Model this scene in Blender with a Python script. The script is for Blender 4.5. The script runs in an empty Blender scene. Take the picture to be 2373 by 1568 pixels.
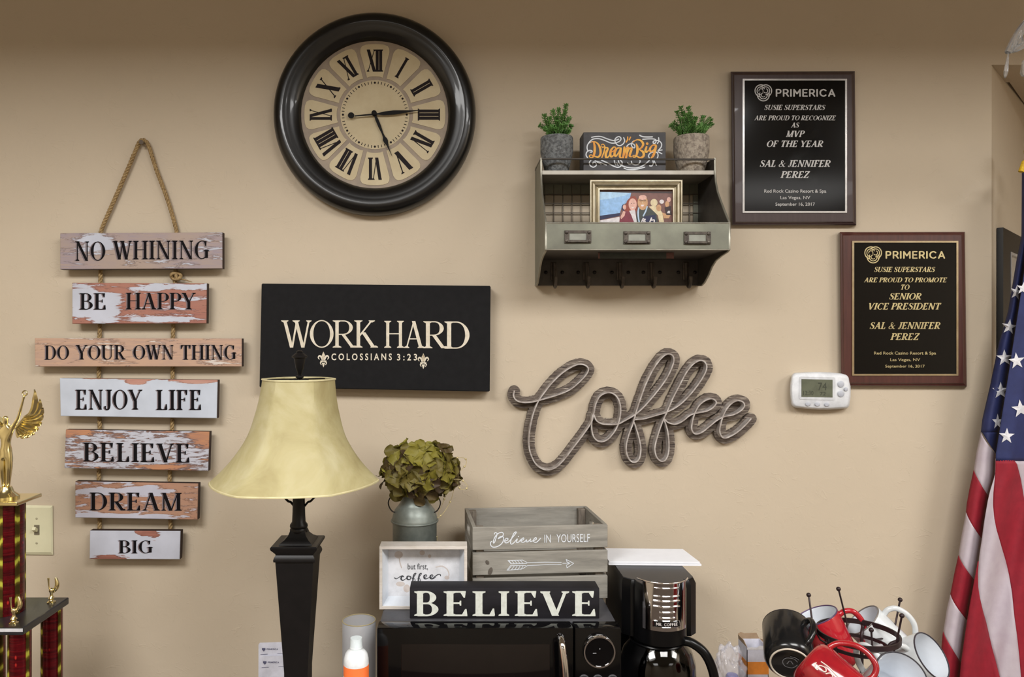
import bpy, bmesh, math, random
from math import sin, cos, pi, radians, sqrt, atan2
from mathutils import Vector as V, Matrix, Euler, Quaternion
from mathutils.geometry import delaunay_2d_cdt

random.seed(7)
SC = bpy.context.scene
COL = SC.collection

# ------------------------------------------------------------------ camera, world, lights, exposure
CAM_D, CX, CY, CZ = 1.75, 1060.0, 784.0, 1.70       # wall plane is y=0, 1 px of the 2373 px frame = 1 mm on it


def P(px, py, d=1.75):
    """pixel of the photograph at distance d in front of the camera -> world point"""
    k = d / 1750.0
    return V(((px - CX) * k, -CAM_D + d, CZ - (py - CY) * k))


cam_d = bpy.data.cameras.new('camera')
cam = bpy.data.objects.new('camera', cam_d)
COL.objects.link(cam)
cam.location = (0, -CAM_D, CZ)
cam.rotation_euler = (pi / 2, 0, 0)
cam_d.sensor_width = 36
cam_d.lens = 36 * 1750 / 2373
cam_d.shift_x = (1186.5 - CX) / 2373
cam_d.clip_start = 0.02
SC.camera = cam

w = bpy.data.worlds.new('world')
SC.world = w
w.use_nodes = True
w.node_tree.nodes['Background'].inputs[0].default_value = (0.75, 0.8, 0.9, 1)
w.node_tree.nodes['Background'].inputs[1].default_value = 0.25

ROOM = dict(x0=-2.3, x1=3.2, y0=-4.6, zc=2.80)
LIGHTS = [(-0.95, -1.95, 58, 180), (0.82, -1.95, 53, 180), (2.62, -1.85, 52, 180), (-0.95, -3.9, 14, 180), (2.45, -3.9, 8, 180)]  # third lamp is an added fill that brightens the upper right wall
for i, (lx, ly, pw, sp) in enumerate(LIGHTS):
    ld = bpy.data.lights.new('troffer_and_fill_light', 'AREA')
    ld.shape = 'RECTANGLE'
    ld.size, ld.size_y = 1.0, 0.8
    ld.energy = pw
    ld.spread = radians(sp)
    ld.color = (1.0, 0.985, 0.965)
    lo = bpy.data.objects.new('troffer_and_fill_light', ld)
    lo.location = (lx, ly, ROOM['zc'] - 0.02)
    COL.objects.link(lo)

vs = SC.view_settings
vs.view_transform = 'Standard'
vs.look = 'None'
vs.gamma = 1
vs.use_curve_mapping = False
vs.exposure = 0.0


# ------------------------------------------------------------------ helpers: materials
def lin(c):
    out = []
    for x in c:
        x = x / 255.0
        out.append(x / 12.92 if x <= 0.04045 else ((x + 0.055) / 1.055) ** 2.4)
    return (out[0], out[1], out[2], 1)


MATS = {}


class NT:
    def __init__(s, name):
        s.m = bpy.data.materials.new(name)
        s.m.use_nodes = True
        s.n = s.m.node_tree.nodes
        s.l = s.m.node_tree.links
        s.b = s.n['Principled BSDF']
        s.tc = s.n.new('ShaderNodeTexCoord')

    def link(s, a, b):
        s.l.new(a, b)

    def mapping(s, scale=(1, 1, 1), rot=(0, 0, 0), loc=(0, 0, 0), src='Object'):
        mp = s.n.new('ShaderNodeMapping')
        mp.inputs['Scale'].default_value = scale
        mp.inputs['Rotation'].default_value = rot
        mp.inputs['Location'].default_value = loc
        s.link(s.tc.outputs[src], mp.inputs['Vector'])
        return mp.outputs[0]

    def noise(s, vec, scale=5, detail=4, rough=0.5, dist=0):
        t = s.n.new('ShaderNodeTexNoise')
        t.inputs['Scale'].default_value = scale
        t.inputs['Detail'].default_value = detail
        t.inputs['Roughness'].default_value = rough
        t.inputs['Distortion'].default_value = dist
        if vec is not None:
            s.link(vec, t.inputs['Vector'])
        return t.outputs['Fac']

    def ramp(s, fac, stops):
        r = s.n.new('ShaderNodeValToRGB')
        el = r.color_ramp.elements
        while len(el) < len(stops):
            el.new(0.5)
        for e, (p, c) in zip(el, stops):
            e.position = p
            e.color = c
        s.link(fac, r.inputs[0])
        return r.outputs[0]

    def mix(s, fac, a, b):
        x = s.n.new('ShaderNodeMix')
        x.data_type = 'RGBA'
        for sock, v in ((x.inputs[0], fac), (x.inputs[6], a), (x.inputs[7], b)):
            if hasattr(v, 'links'):
                s.link(v, sock)
            else:
                sock.default_value = v
        return x.outputs[2]

    def math(s, op, a, b=0.0, c=0.0, clamp=False):
        x = s.n.new('ShaderNodeMath')
        x.operation = op
        x.use_clamp = clamp
        for i, v in enumerate((a, b, c)):
            if hasattr(v, 'links'):
                s.link(v, x.inputs[i])
            else:
                x.inputs[i].default_value = v
        return x.outputs[0]

    def bump(s, h, strength=0.3, dist=0.001):
        b = s.n.new('ShaderNodeBump')
        b.inputs['Strength'].default_value = strength
        b.inputs['Distance'].default_value = dist
        s.link(h, b.inputs['Height'])
        s.link(b.outputs[0], s.b.inputs['Normal'])
        return b


def mat(name, c, r=0.5, m=0.0, c2=None, sc=40, st=(1, 1, 1), lo=0.35, hi=0.65, bump=0.0, bs=300, bd=0.0006,
        coat=0, trans=0, alpha=1, sub=0, spec=0.5, ior=1.45):
    if name in MATS:
        return MATS[name]
    n = NT(name)
    b = n.b
    b.inputs['Base Color'].default_value = lin(c)
    b.inputs['Roughness'].default_value = r
    b.inputs['Metallic'].default_value = m
    b.inputs['Specular IOR Level'].default_value = spec
    b.inputs['IOR'].default_value = ior
    b.inputs['Coat Weight'].default_value = coat
    b.inputs['Coat Roughness'].default_value = 0.05
    b.inputs['Transmission Weight'].default_value = trans
    b.inputs['Alpha'].default_value = alpha
    if sub:
        b.inputs['Subsurface Weight'].default_value = sub
        b.inputs['Subsurface Radius'].default_value = (0.01, 0.008, 0.005)
    if c2 is None:
        c2 = [x * 0.9 for x in c]
    f = n.noise(n.mapping(st), sc, 5, 0.6)
    col = n.ramp(f, [(lo, lin(c)), (hi, lin(c2))])
    n.link(col, b.inputs['Base Color'])
    if bump:
        h = n.noise(n.mapping(st), bs, 3, 0.6)
        n.bump(h, bump, bd)
    MATS[name] = n.m
    return n.m


def m_wall():
    n = NT('beige_knockdown_plaster')
    vec = n.mapping()
    f = n.noise(vec, 3.0, 4, 0.5)
    col = n.ramp(f, [(0.3, lin((199, 185, 164))), (0.7, lin((194, 180, 159)))])
    n.link(col, n.b.inputs['Base Color'])
    n.b.inputs['Roughness'].default_value = 0.62
    n.b.inputs['Specular IOR Level'].default_value = 0.25
    big = n.noise(vec, 9, 3, 0.5, 0.6)
    fine = n.noise(vec, 120, 2, 0.5)
    w1 = n.noise(n.mapping((1, 1, 1.5), rot=(0, 0.5, 0)), 16, 2, 0.5, 1.6)
    d = n.math('ABSOLUTE', n.math('SUBTRACT', w1, 0.5))
    ridge = n.math('SUBTRACT', 1.0, n.math('MULTIPLY', d, 38.0), clamp=True)
    mask = n.math('MULTIPLY', n.math('SUBTRACT', n.noise(n.mapping(loc=(3, 1, 5)), 22, 2), 0.54), 14.0, clamp=True)
    ridge = n.math('MULTIPLY', ridge, mask)
    pl = n.math('MULTIPLY', n.math('SUBTRACT', n.noise(vec, 30, 3, 0.5, 0.8), 0.5), 8, clamp=True)
    h = n.math('ADD', n.math('MULTIPLY', ridge, 0.55), n.math('ADD', n.math('MULTIPLY', big, 0.8), n.math('MULTIPLY', fine, 0.16)))
    h = n.math('ADD', h, n.math('MULTIPLY', pl, 0.22))
    n.bump(h, 0.34, 0.0017)
    return n.m


def m_distressed(name, wood, wood2, paint, bias, seed, blobs=(), grain=1.0, dark=(70, 45, 40), ew=.035, zg=55):
    """weathered plank: wood with streaks, flaking paint where noise + blobs pass a threshold (blobs in object metres)"""
    n = NT(name)
    s = seed * 3.7
    g = n.noise(n.mapping((5, 5, 60), loc=(s, 0, s)), 3.0, 6, 0.65, 0.3)
    wcol = n.ramp(g, [(0.3, lin(wood)), (0.7, lin(wood2))])
    zone = n.noise(n.mapping((4, 4, 9), loc=(s + 9, 2, s)), 1.6, 3, 0.5)
    wcol = n.mix(n.math('MULTIPLY', n.math('SUBTRACT', zone, 0.42), 5, clamp=True), wcol, lin([x * 0.92 + 10 for x in wood2]))
    pn = n.noise(n.mapping((9 * grain, 9, zg), loc=(s, 5, s + 2)), 1.7, 7, 0.68, 0.5)
    v = n.math('ADD', pn, bias)
    for (cx, cz, rx, rz, st) in blobs:
        mp = n.mapping((1 / rx, 0.0001, 1 / rz), loc=(-cx / rx, 0, -cz / rz))
        ln = n.n.new('ShaderNodeVectorMath')
        ln.operation = 'LENGTH'
        n.link(mp, ln.inputs[0])
        fall = n.math('SUBTRACT', 1.0, ln.outputs['Value'], clamp=True)
        v = n.math('ADD', v, n.math('MULTIPLY', fall, st))
    pf = n.math('MULTIPLY', n.math('SUBTRACT', v, 0.5), 22, clamp=True)
    edge = n.math('MULTIPLY', n.math('SUBTRACT', ew, n.math('ABSOLUTE', n.math('SUBTRACT', v, 0.488))), 22, clamp=True)
    pcol = n.ramp(n.noise(n.mapping(loc=(s, 1, 1)), 18, 3), [(0.3, lin(paint)), (0.7, lin([x * 0.93 for x in paint]))])
    col = n.mix(pf, wcol, pcol)
    col = n.mix(n.math('MULTIPLY', edge, 0.75), col, lin(dark))
    n.link(col, n.b.inputs['Base Color'])
    n.b.inputs['Roughness'].default_value = 0.55
    n.bump(n.math('ADD', pf, n.math('MULTIPLY', g, 0.4)), 0.35, 0.0006)
    return n.m


def m_wood(name, c1, c2, r=0.5, axis='x', sc=1.0, coat=0, bump=0.15):
    if name in MATS:
        return MATS[name]
    n = NT(name)
    st = {'x': (4, 50, 50), 'z': (50, 50, 4), 'y': (50, 4, 50)}[axis]
    f = n.noise(n.mapping([a * sc for a in st]), 2.2, 6, 0.65, 0.4)
    n.link(n.ramp(f, [(0.28, lin(c1)), (0.72, lin(c2))]), n.b.inputs['Base Color'])
    n.b.inputs['Roughness'].default_value = r
    n.b.inputs['Coat Weight'].default_value = coat
    n.bump(f, bump, 0.0006)
    MATS[name] = n.m
    return n.m


# ------------------------------------------------------------------ helpers: objects
ORG = {}


def tag(o, label=None, cat=None, group=None, kind=None):
    if label:
        o['label'] = label
    if cat:
        o['category'] = cat
    if group:
        o['group'] = group
    if kind:
        o['kind'] = kind
    return o


def thing(name, label, cat, loc, group=None):
    o = bpy.data.objects.new(name, None)
    o.empty_display_size = 0.03
    o.location = loc
    ORG[o.name] = V(loc)
    COL.objects.link(o)
    return tag(o, label, cat, group)


def to_mesh(name, bm, mats, smooth=None):
    me = bpy.data.meshes.new(name)
    bm.to_mesh(me)
    bm.free()
    for m in (mats if isinstance(mats, (list, tuple)) else [mats]):
        me.materials.append(m)
    if smooth is not None:
        me.polygons.foreach_set('use_smooth', [True] * len(me.polygons))
        me.set_sharp_from_angle(angle=radians(smooth))
    return me


def obj(name, bm, mats, parent=None, smooth=None, loc=None, label=None, recalc=True):
    flush(bm)
    if recalc:
        bmesh.ops.recalc_face_normals(bm, faces=bm.faces[:])
    o_at = ORG[parent.name] if parent else V(loc or (0, 0, 0))
    bm.transform(Matrix.Translation(-o_at))
    me = to_mesh(name, bm, mats, smooth)
    o = bpy.data.objects.new(name, me)
    COL.objects.link(o)
    if parent:
        o.parent = parent
    else:
        o.location = o_at
    ORG[o.name] = o_at
    if label:
        o['label'] = label
    return o


def piece(name, me, parent, mtx):
    """copy of a shared mesh placed by a world matrix under parent"""
    o = bpy.data.objects.new(name, me)
    COL.objects.link(o)
    o.parent = parent
    o.matrix_local = Matrix.Translation(-ORG[parent.name]) @ mtx
    ORG[o.name] = ORG[parent.name]
    return o


def struct(o):
    o['kind'] = 'structure'
    return o


def BM():
    return bmesh.new()


def box(bm, a, b, bev=0.0, seg=2, mi=0, mtx=None):
    a, b = V(a), V(b)
    lo = V((min(a.x, b.x), min(a.y, b.y), min(a.z, b.z)))
    hi = V((max(a.x, b.x), max(a.y, b.y), max(a.z, b.z)))
    r = bmesh.ops.create_cube(bm, size=1.0)
    vs_ = r['verts']
    c, s = (lo + hi) / 2, hi - lo
    for v in vs_:
        v.co = V((c.x + v.co.x * s.x, c.y + v.co.y * s.y, c.z + v.co.z * s.z))
    fs = set(f for v in vs_ for f in v.link_faces)
    for f in fs:
        f.material_index = mi
    if bev:
        es = list(set(e for v in vs_ for e in v.link_edges))
        rr = bmesh.ops.bevel(bm, geom=es, offset=bev, segments=seg, profile=0.5, affect='EDGES')
        vs_ = rr['verts']
        for f in rr['faces']:
            f.material_index = mi
        vs_ = list(set(v for f in rr['faces'] for v in f.verts) | set(v for v in vs_ if v.is_valid))
    if mtx is not None:
        bmesh.ops.transform(bm, matrix=mtx, verts=list(set(vs_)))
    return vs_


def frame_of(axis):
    a = V(axis).normalized()
    h = V((0, 0, 1)) if abs(a.z) < 0.9 else V((1, 0, 0))
    u = h.cross(a).normalized()
    return u, a.cross(u).normalized(), a


def lathe(bm, prof, o, axis=(0, 0, 1), n=32, mi=0, cap0=True, cap1=True, sq=None, rot=0.0, udir=None):
    """prof: [(r, h)] along axis"""
    u, v, a = frame_of(axis)
    if udir is not None:
        u = (V(udir) - a * V(udir).dot(a)).normalized()
        v = a.cross(u)
    rings = []
    for r, h in prof:
        ring = []
        for i in range(n):
            t = 2 * pi * i / n + rot
            rr = r * (sq(t, h) if sq else 1.0)
            ring.append(bm.verts.new(V(o) + a * h + u * (rr * cos(t)) + v * (rr * sin(t))))
        rings.append(ring)
    for k in range(len(rings) - 1):
        for i in range(n):
            f = bm.faces.new((rings[k][i], rings[k][(i + 1) % n], rings[k + 1][(i + 1) % n], rings[k + 1][i]))
            f.material_index = mi
    if cap0 and prof[0][0] > 1e-5:
        bm.faces.new(rings[0][::-1]).material_index = mi
    if cap1 and prof[-1][0] > 1e-5:
        bm.faces.new(rings[-1]).material_index = mi
    return rings


def cyl(bm, p0, p1, r0, r1=None, n=16, mi=0):
    p0, p1 = V(p0), V(p1)
    r1 = r0 if r1 is None else r1
    L = (p1 - p0).length
    lathe(bm, [(r0, 0), (r1, L)], p0, p1 - p0, n, mi)


def ball(bm, c, r, seg=14, sc=(1, 1, 1), mi=0, mtx=None):
    rr = bmesh.ops.create_uvsphere(bm, u_segments=seg, v_segments=max(6, seg // 2 + 1), radius=r)
    for v in rr['verts']:
        co = V((v.co.x * sc[0], v.co.y * sc[1], v.co.z * sc[2]))
        v.co = (mtx @ co if mtx is not None else co) + V(c)
    for f in set(f for v in rr['verts'] for f in v.link_faces):
        f.material_index = mi


def catmull(pts, n=6, closed=False):
    out = []
    N = len(pts)
    rng = range(N if closed else N - 1)
    for i in rng:
        g = lambda k: pts[k % N] if closed else pts[max(0, min(N - 1, k))]
        p0, p1, p2, p3 = g(i - 1), g(i), g(i + 1), g(i + 2)
        for j in range(n):
            t = j / n
            out.append(tuple(0.5 * (2 * b + (c - a) * t + (2 * a - 5 * b + 4 * c - d) * t * t + (3 * b - a - 3 * c + d) * t ** 3)
                             for a, b, c, d in zip(p0, p1, p2, p3)))
    if not closed:
        out.append(tuple(pts[-1]))
    return out


def tube(bm, pts, r, n=8, closed=False, mi=0, flat=None):
    pts = [V(p) for p in pts]
    N = len(pts)
    rings = []
    u = None
    for i, p in enumerate(pts):
        a = pts[(i + 1) % N] if (closed or i < N - 1) else p
        b = pts[(i - 1) % N] if (closed or i > 0) else p
        t = (a - b)
        t = t.normalized() if t.length > 1e-9 else V((0, 0, 1))
        if u is None:
            u = frame_of(t)[0]
        u = (u - t * u.dot(t))
        u = u.normalized() if u.length > 1e-6 else frame_of(t)[0]
        v = t.cross(u)
        rr = r[i] if isinstance(r, (list, tuple)) else r
        rings.append([bm.verts.new(p + u * rr * cos(2 * pi * k / n) + v * rr * sin(2 * pi * k / n)) for k in range(n)])
    for i in range(N if closed else N - 1):
        A, B = rings[i], rings[(i + 1) % N]
        for k in range(n):
            bm.faces.new((A[k], A[(k + 1) % n], B[(k + 1) % n], B[k])).material_index = mi
    if not closed:
        bm.faces.new(rings[0][::-1]).material_index = mi
        bm.faces.new(rings[-1]).material_index = mi


def prism(bm, pts, dirv, mi=0, mi_side=None):
    """extrude a 3D polygon along dirv"""
    a = [bm.verts.new(V(p)) for p in pts]
    b = [bm.verts.new(V(p) + V(dirv)) for p in pts]
    bm.faces.new(a).material_index = mi
    bm.faces.new(b[::-1]).material_index = mi if mi_side is None else mi_side
    n = len(a)
    for i in range(n):
        f = bm.faces.new((a[i], b[i], b[(i + 1) % n], a[(i + 1) % n]))
        f.material_index = mi if mi_side is None else mi_side


def pprism(bm, pxs, d0, d1, mi=0, mi_side=None):
    prism(bm, [P(x, y, d0) for x, y in pxs], (0, d1 - d0, 0), mi, mi_side)


PEND = {}


def flat(bm, pxs, d, mi=0, fn=None):
    """printed shape on the plane at distance d; shapes of one colour are merged into one outline when the mesh is made"""
    PEND.setdefault(id(bm), {}).setdefault((d, mi, fn), []).append([(p[0], p[1]) for p in pxs])


def area2(p):
    return sum(a[0] * b[1] - b[0] * a[1] for a, b in zip(p, p[1:] + p[:1]))


def union(polys):
    vv, ff = [], []
    tri = []
    for p in polys:
        tri += [p] if len(p) != 4 else [[p[0], p[1], p[2]], [p[0], p[2], p[3]]]
    for p in tri:
        q = [p[0]]
        for a in p[1:]:
            if math.hypot(a[0] - q[-1][0], a[1] - q[-1][1]) > 1e-3:
                q.append(a)
        if len(q) > 2 and math.hypot(q[0][0] - q[-1][0], q[0][1] - q[-1][1]) < 1e-3:
            q.pop()
        if len(q) < 3 or abs(area2(q)) < 1e-3:
            continue
        if area2(q) < 0:
            q = q[::-1]
        ff.append(list(range(len(vv), len(vv) + len(q))))
        vv += [V(a) for a in q]
    if not ff:
        return [], []
    r = delaunay_2d_cdt(vv, [], ff, 0, 1e-4, True)
    return r[0], [f for f, o in zip(r[2], r[5]) if o]


def flush(bm):
    for (d, mi, fn), polys in PEND.pop(id(bm), {}).items():
        vv, ff = union(polys)
        bv = [bm.verts.new(fn(v.x, v.y) if fn else P(v.x, v.y, d - mi * 4e-6)) for v in vv]
        for f in ff:
            try:
                bm.faces.new([bv[i] for i in f][::-1]).material_index = mi
            except ValueError:
                pass


def ribbon2(pts):
    """[(x,y,w)] -> quads (list of 4-point polygons) + round caps"""
    out = []
    L, R = [], []
    N = len(pts)
    for i, (x, y, w) in enumerate(pts):
        a = pts[min(N - 1, i + 1)]
        b = pts[max(0, i - 1)]
        tx, ty = a[0] - b[0], a[1] - b[1]
        l = math.hypot(tx, ty) or 1
        nx, ny = -ty / l, tx / l
        L.append((x + nx * w / 2, y + ny * w / 2))
        R.append((x - nx * w / 2, y - ny * w / 2))
    for i in range(N - 1):
        out.append([L[i], L[i + 1], R[i + 1], R[i]])
    for i in (0, N - 1):
        x, y, w = pts[i]
        out.append([(x + w / 2 * cos(k * pi / 5), y + w / 2 * sin(k * pi / 5)) for k in range(10)])
    return out


def stroke(bm, pts, w, d, mi=0, n=5, smooth=True, closed=False):
    """painted stroke through pixel points at distance d"""
    q = [(p[0], p[1], p[2] if len(p) > 2 else w) for p in pts]
    if closed:
        q = q + [q[0]]
    if smooth:
        q = catmull(q, n)
    for poly in ribbon2(q):
        flat(bm, poly, d, mi)


def Z(ox, oy, s, pts):
    """points read in a zoomed crop -> photograph pixels"""
    return [tuple([ox + p[0] / s, oy + p[1] / s] + list(p[2:])) for p in pts]


def ell(cx, cy, rx, ry, n=20, rot=0):
    c, s = cos(rot), sin(rot)
    return [(cx + rx * cos(t) * c - ry * sin(t) * s, cy + rx * cos(t) * s + ry * sin(t) * c) for t in
            [2 * pi * i / n for i in range(n)]]


# ------------------------------------------------------------------ helpers: a serif alphabet drawn in strokes
def glyph(ch, T=0.15, t=0.045, SH=0.03, plain=False):
    g = []

    def sf(x, y, hw, w=T):
        s = 1 if y < 0.5 else -1
        g.append([(x - hw, y), (x + hw, y), (x + hw, y + s * SH), (x + w / 2, y + s * (SH + 0.05)),
                  (x - w / 2, y + s * (SH + 0.05)), (x - hw, y + s * SH)])

    def vs_(x, y0=0.0, y1=1.0, w=T, a=1, b=1):
        g.append([(x - w / 2, y0), (x + w / 2, y0), (x + w / 2, y1), (x - w / 2, y1)])
        hw = w / 2 + 0.075
        if a:
            sf(x, y0, hw, w)
        if b:
            sf(x, y1, hw, w)

    def dg(x0, y0, x1, y1, w):
        g.append([(x0 - w / 2, y0), (x0 + w / 2, y0), (x1 + w / 2, y1), (x1 - w / 2, y1)])

    def hb(x0, x1, y, w=t):
        g.append([(x0, y - w / 2), (x1, y - w / 2), (x1, y + w / 2), (x0, y + w / 2)])

    def arc(cx, cy, rx, ry, a0, a1, n=22):
        pts = []
        for i in range(n + 1):
            a = radians(a0 + (a1 - a0) * i / n)
            wd = t + (T * 1.05 - t) * abs(cos(a)) ** 1.4
            pts.append((cx + (rx + wd / 2) * cos(a), cy + (ry + t / 2) * sin(a), cx + (rx - wd / 2) * cos(a), cy + (ry - t / 2) * sin(a)))
        for p, q in zip(pts, pts[1:]):
            g.append([(p[0], p[1]), (q[0], q[1]), (q[2], q[3]), (p[2], p[3])])

    def wd(x, y0, y1, s=1):
        g.append([(x, y0), (x - s * 0.02, y1), (x - s * 0.055, y1), (x - s * 0.15, y0)])

    def sp(pts):
        g.extend(ribbon2(catmull(pts, 5)))
    tt = t * 1.25
    adv = 0.7
    if ch == 'A':
        dg(.38, 1, .11, 0, tt); dg(.37, 1, .64, 0, T * 1.05); hb(.2, .54, .34); sf(.11, 0, .1, tt); sf(.65, 0, .13); adv = .78
    elif ch == 'B':
        vs_(.17); arc(.34, .745, .2, .235, -90, 90); hb(.1, .36, .98); hb(.16, .36, .51); arc(.36, .265, .24, .245, -90, 90); hb(.1, .38, .02); adv = .7
    elif ch == 'C':
        arc(.42, .5, .32, .478, 52, 312); wd(.68, .97, .66); g.append([(.66, .98), (.68, .98), (.68, .66), (.655, .66)]); adv = .76
    elif ch == 'D':
        vs_(.17); arc(.38, .5, .32, .478, -90, 90); hb(.1, .4, .978); hb(.1, .4, .022); adv = .82
    elif ch in 'EF':
        vs_(.17); hb(.1, .57, .978); hb(.17, .44, .52); wd(.57, .978, .74); g.append([(.42, .62), (.455, .62), (.455, .42), (.42, .42), (.40, .52)]); adv = .64
        if ch == 'E':
            hb(.1, .61, .022); wd(.61, .022, .28); adv = .68
    elif ch == 'G':
        arc(.42, .5, .32, .478, 52, 318); wd(.66, .97, .68); vs_(.66, .06, .42, T, 0, 1); adv = .82
    elif ch == 'H':
        vs_(.17); vs_(.67); hb(.17, .67, .52); adv = .84
    elif ch == 'I':
        vs_(.18); adv = .36
    elif ch == 'J':
        vs_(.28, .2, 1, T, 0, 1); sp([(.28, .24, T), (.26, .06, .1), (.16, -.01, .06), (.06, .06, .07), (.07, .14, .09)]); adv = .44
    elif ch == 'K':
        vs_(.17); dg(.60, 1, .2, .42, tt * 1.3); dg(.33, .56, .66, 0, T * 1.15); sf(.60, 1, .1, tt); sf(.68, 0, .12); adv = .78
    elif ch == 'L':
        vs_(.17); hb(.1, .56, .022); wd(.57, .022, .3); adv = .62
    elif ch == 'M':
        vs_(.14, w=tt); dg(.14, 1, .45, 0.0, T); dg(.76, 1, .47, .0, tt); vs_(.79); g.append([(.03, 1), (.2, 1), (.2, .97), (.03, .97)]); adv = .95
    elif ch == 'N':
        vs_(.15, w=tt); dg(.15, 1, .66, 0, T); vs_(.68, w=tt, a=0); g.append([(.02, 1), (.2, 1), (.2, .97), (.02, .97)]); adv = .82
    elif ch == 'O':
        arc(.42, .5, .32, .478, 0, 360, 36); adv = .84
    elif ch in 'PR':
        vs_(.17); arc(.36, .735, .21, .245, -90, 90); hb(.1, .38, .98); hb(.17, .38, .485); adv = .64
        if ch == 'R':
            dg(.34, .49, .62, 0, T * 1.05); sf(.65, 0, .1); adv = .76
    elif ch == 'S':
        sp([(.49, .78, t), (.42, .94, .05), (.28, .975, .05), (.13, .88, T * .65), (.13, .70, T * .85), (.28, .55, T), (.42, .44, T),
            (.50, .27, T * .85), (.46, .10, T * .6), (.30, .025, .045), (.14, .07, .05), (.08, .24, t)])
        g.append([(.5, .98), (.53, .98), (.52, .70), (.49, .70)]); g.append([(.05, .02), (.08, .02), (.09, .32), (.06, .32)]); adv = .6
    elif ch == 'T':
        vs_(.35, b=0); hb(.04, .66, .978); wd(.67, .978, .72); wd(.03, .978, .72, -1); adv = .7
    elif ch == 'U':
        vs_(.17, .3, 1, T, 0, 1); vs_(.66, .3, 1, tt, 0, 1)
        sp([(.17, .32, T), (.19, .13, T * .9), (.3, .03, .07), (.42, .02, t), (.57, .06, t), (.645, .18, tt), (.66, .32, tt)]); adv = .82
    elif ch == 'V':
        dg(.13, 1, .40, 0, T * 1.05); dg(.66, 1, .41, 0, tt); sf(.13, 1, .13); sf(.66, 1, .1, tt); adv = .78
    elif ch == 'W':
        dg(.12, 1, .35, 0, T * 1.05); dg(.53, 1, .37, 0, tt); dg(.50, 1, .73, 0, T * 1.05); dg(.93, 1, .75, 0, tt); sf(.12, 1, .12); sf(.5, 1, .12); sf(.93, 1, .09, tt); adv = 1.04
    elif ch == 'X':
        dg(.12, 1, .62, 0, T * 1.1); dg(.62, 1, .1, 0, tt); sf(.13, 1, .12); sf(.62, 1, .1, tt); sf(.1, 0, .1, tt); sf(.62, 0, .12); adv = .74
    elif ch == 'Y':
        dg(.12, 1, .37, .42, T * 1.05); dg(.66, 1, .39, .42, tt); vs_(.38, 0, .46, T, 1, 0); sf(.12, 1, .12); sf(.66, 1, .1, tt); adv = .76
    elif ch == 'Z':
        hb(.06, .6, .978); hb(.05, .62, .022); dg(.55, .97, .12, .03, T * 1.1); wd(.05, .978, .74, -1); wd(.63, .022, .28); adv = .66
    elif ch == '&':
        sp([(.78, .55, .05), (.66, .50, .05), (.64, .36, .05), (.48, .10, .05), (.28, .02, .07), (.12, .10, .11), (.10, .28, .13), (.22, .45, .08), (.40, .62, .06), (.46, .80, .07),
            (.38, .95, .05), (.26, .93, .07), (.22, .78, .1), (.34, .52, .15), (.54, .22, .16), (.72, .03, .1), (.84, .06, .05)]); adv = .88
    elif ch == ' ':
        adv = .3
    return adv, g


def stext(bm, s, x0, x1, yt, yb, d, T=0.15, t=0.045, mi=0, shear=0.0, slope=0.0, sp=0.02, SH=0.03, fn=None):
    """serif text fitted to the pixel box x0..x1, yt..yb on the plane at distance d"""
    polys, x = [], 0.0
    for ch in s:
        a, g = glyph(ch, T, t, SH)
        for p in g:
            polys.append([(px + x, py) for px, py in p])
        x += a + sp
    xs = [p[0] + shear * p[1] for q in polys for p in q]
    a, b = min(xs), max(xs)
    H = yb - yt
    k = (x1 - x0) / (b - a)
    for q in polys:
        pts = []
        for (u, v) in q:
            X = x0 + (u + shear * v - a) * k
            Y = yb - v * H + slope * (X - x0)
            pts.append((X, Y))
        if fn:
            pts = [fn(*p) for p in pts]
        flat(bm, pts, d, mi)


BLOCK = {'P': (.62, [[(0, 0), (0, 1), (.3, 1), (.46, .94), (.52, .74), (.46, .52), (.3, .45), (0, .45)]]), 'R': (.64, [[(0, 0), (0, 1), (.3, 1), (.46, .94), (.52, .74), (.46, .52), (.3, .45), (0, .45)], [(.28, .45), (.56, 0)]]),
         'I': (.14, [[(0, 0), (0, 1)]]), 'M': (.84, [[(0, 0), (0, 1), (.36, .36), (.72, 1), (.72, 0)]]), 'E': (.58, [[(.48, 0), (0, 0), (0, 1), (.48, 1)], [(0, .5), (.42, .5)]]),
         'C': (.80, [[(.66, .84), (.52, .97), (.36, 1), (.14, .9), (0, .66), (0, .34), (.14, .1), (.36, 0), (.52, .03), (.66, .16)]]), 'A': (.80, [[(0, 0), (.34, 1), (.68, 0)], [(.12, .3), (.56, .3)]]),
         'O': (.86, [[(.36, 1), (.14, .9), (0, .66), (0, .34), (.14, .1), (.36, 0), (.58, .1), (.72, .34), (.72, .66), (.58, .9), (.36, 1)]]), 'F': (.56, [[(0, 0), (0, 1), (.48, 1)], [(0, .5), (.42, .5)]]),
         '.': (.14, [[(0, 0), (.01, .01)]]), ' ': (.3, [])}


def block_polys(s, w_=.2, gap=.24):
    out, x = [], 0.0
    for ch in s:
        a, st = BLOCK[ch]
        for p in st:
            q = [(x + u, v) for u, v in p]
            for u, v in zip(q, q[1:]):
                out += ribbon2([(u[0], u[1], w_), (v[0], v[1], w_)])
        x += a + gap
    return out


def block(bm, s, x0, x1, yt, yb, d, w_=.2):
    polys = block_polys(s, w_)
    xs = [p[0] for q in polys for p in q]
    a, b = min(xs), max(xs)
    for q in polys:
        flat(bm, [(x0 + (u - a) / (b - a) * (x1 - x0), yb - (v + w_ / 2) / (1 + w_) * (yb - yt)) for u, v in q], d)


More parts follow.
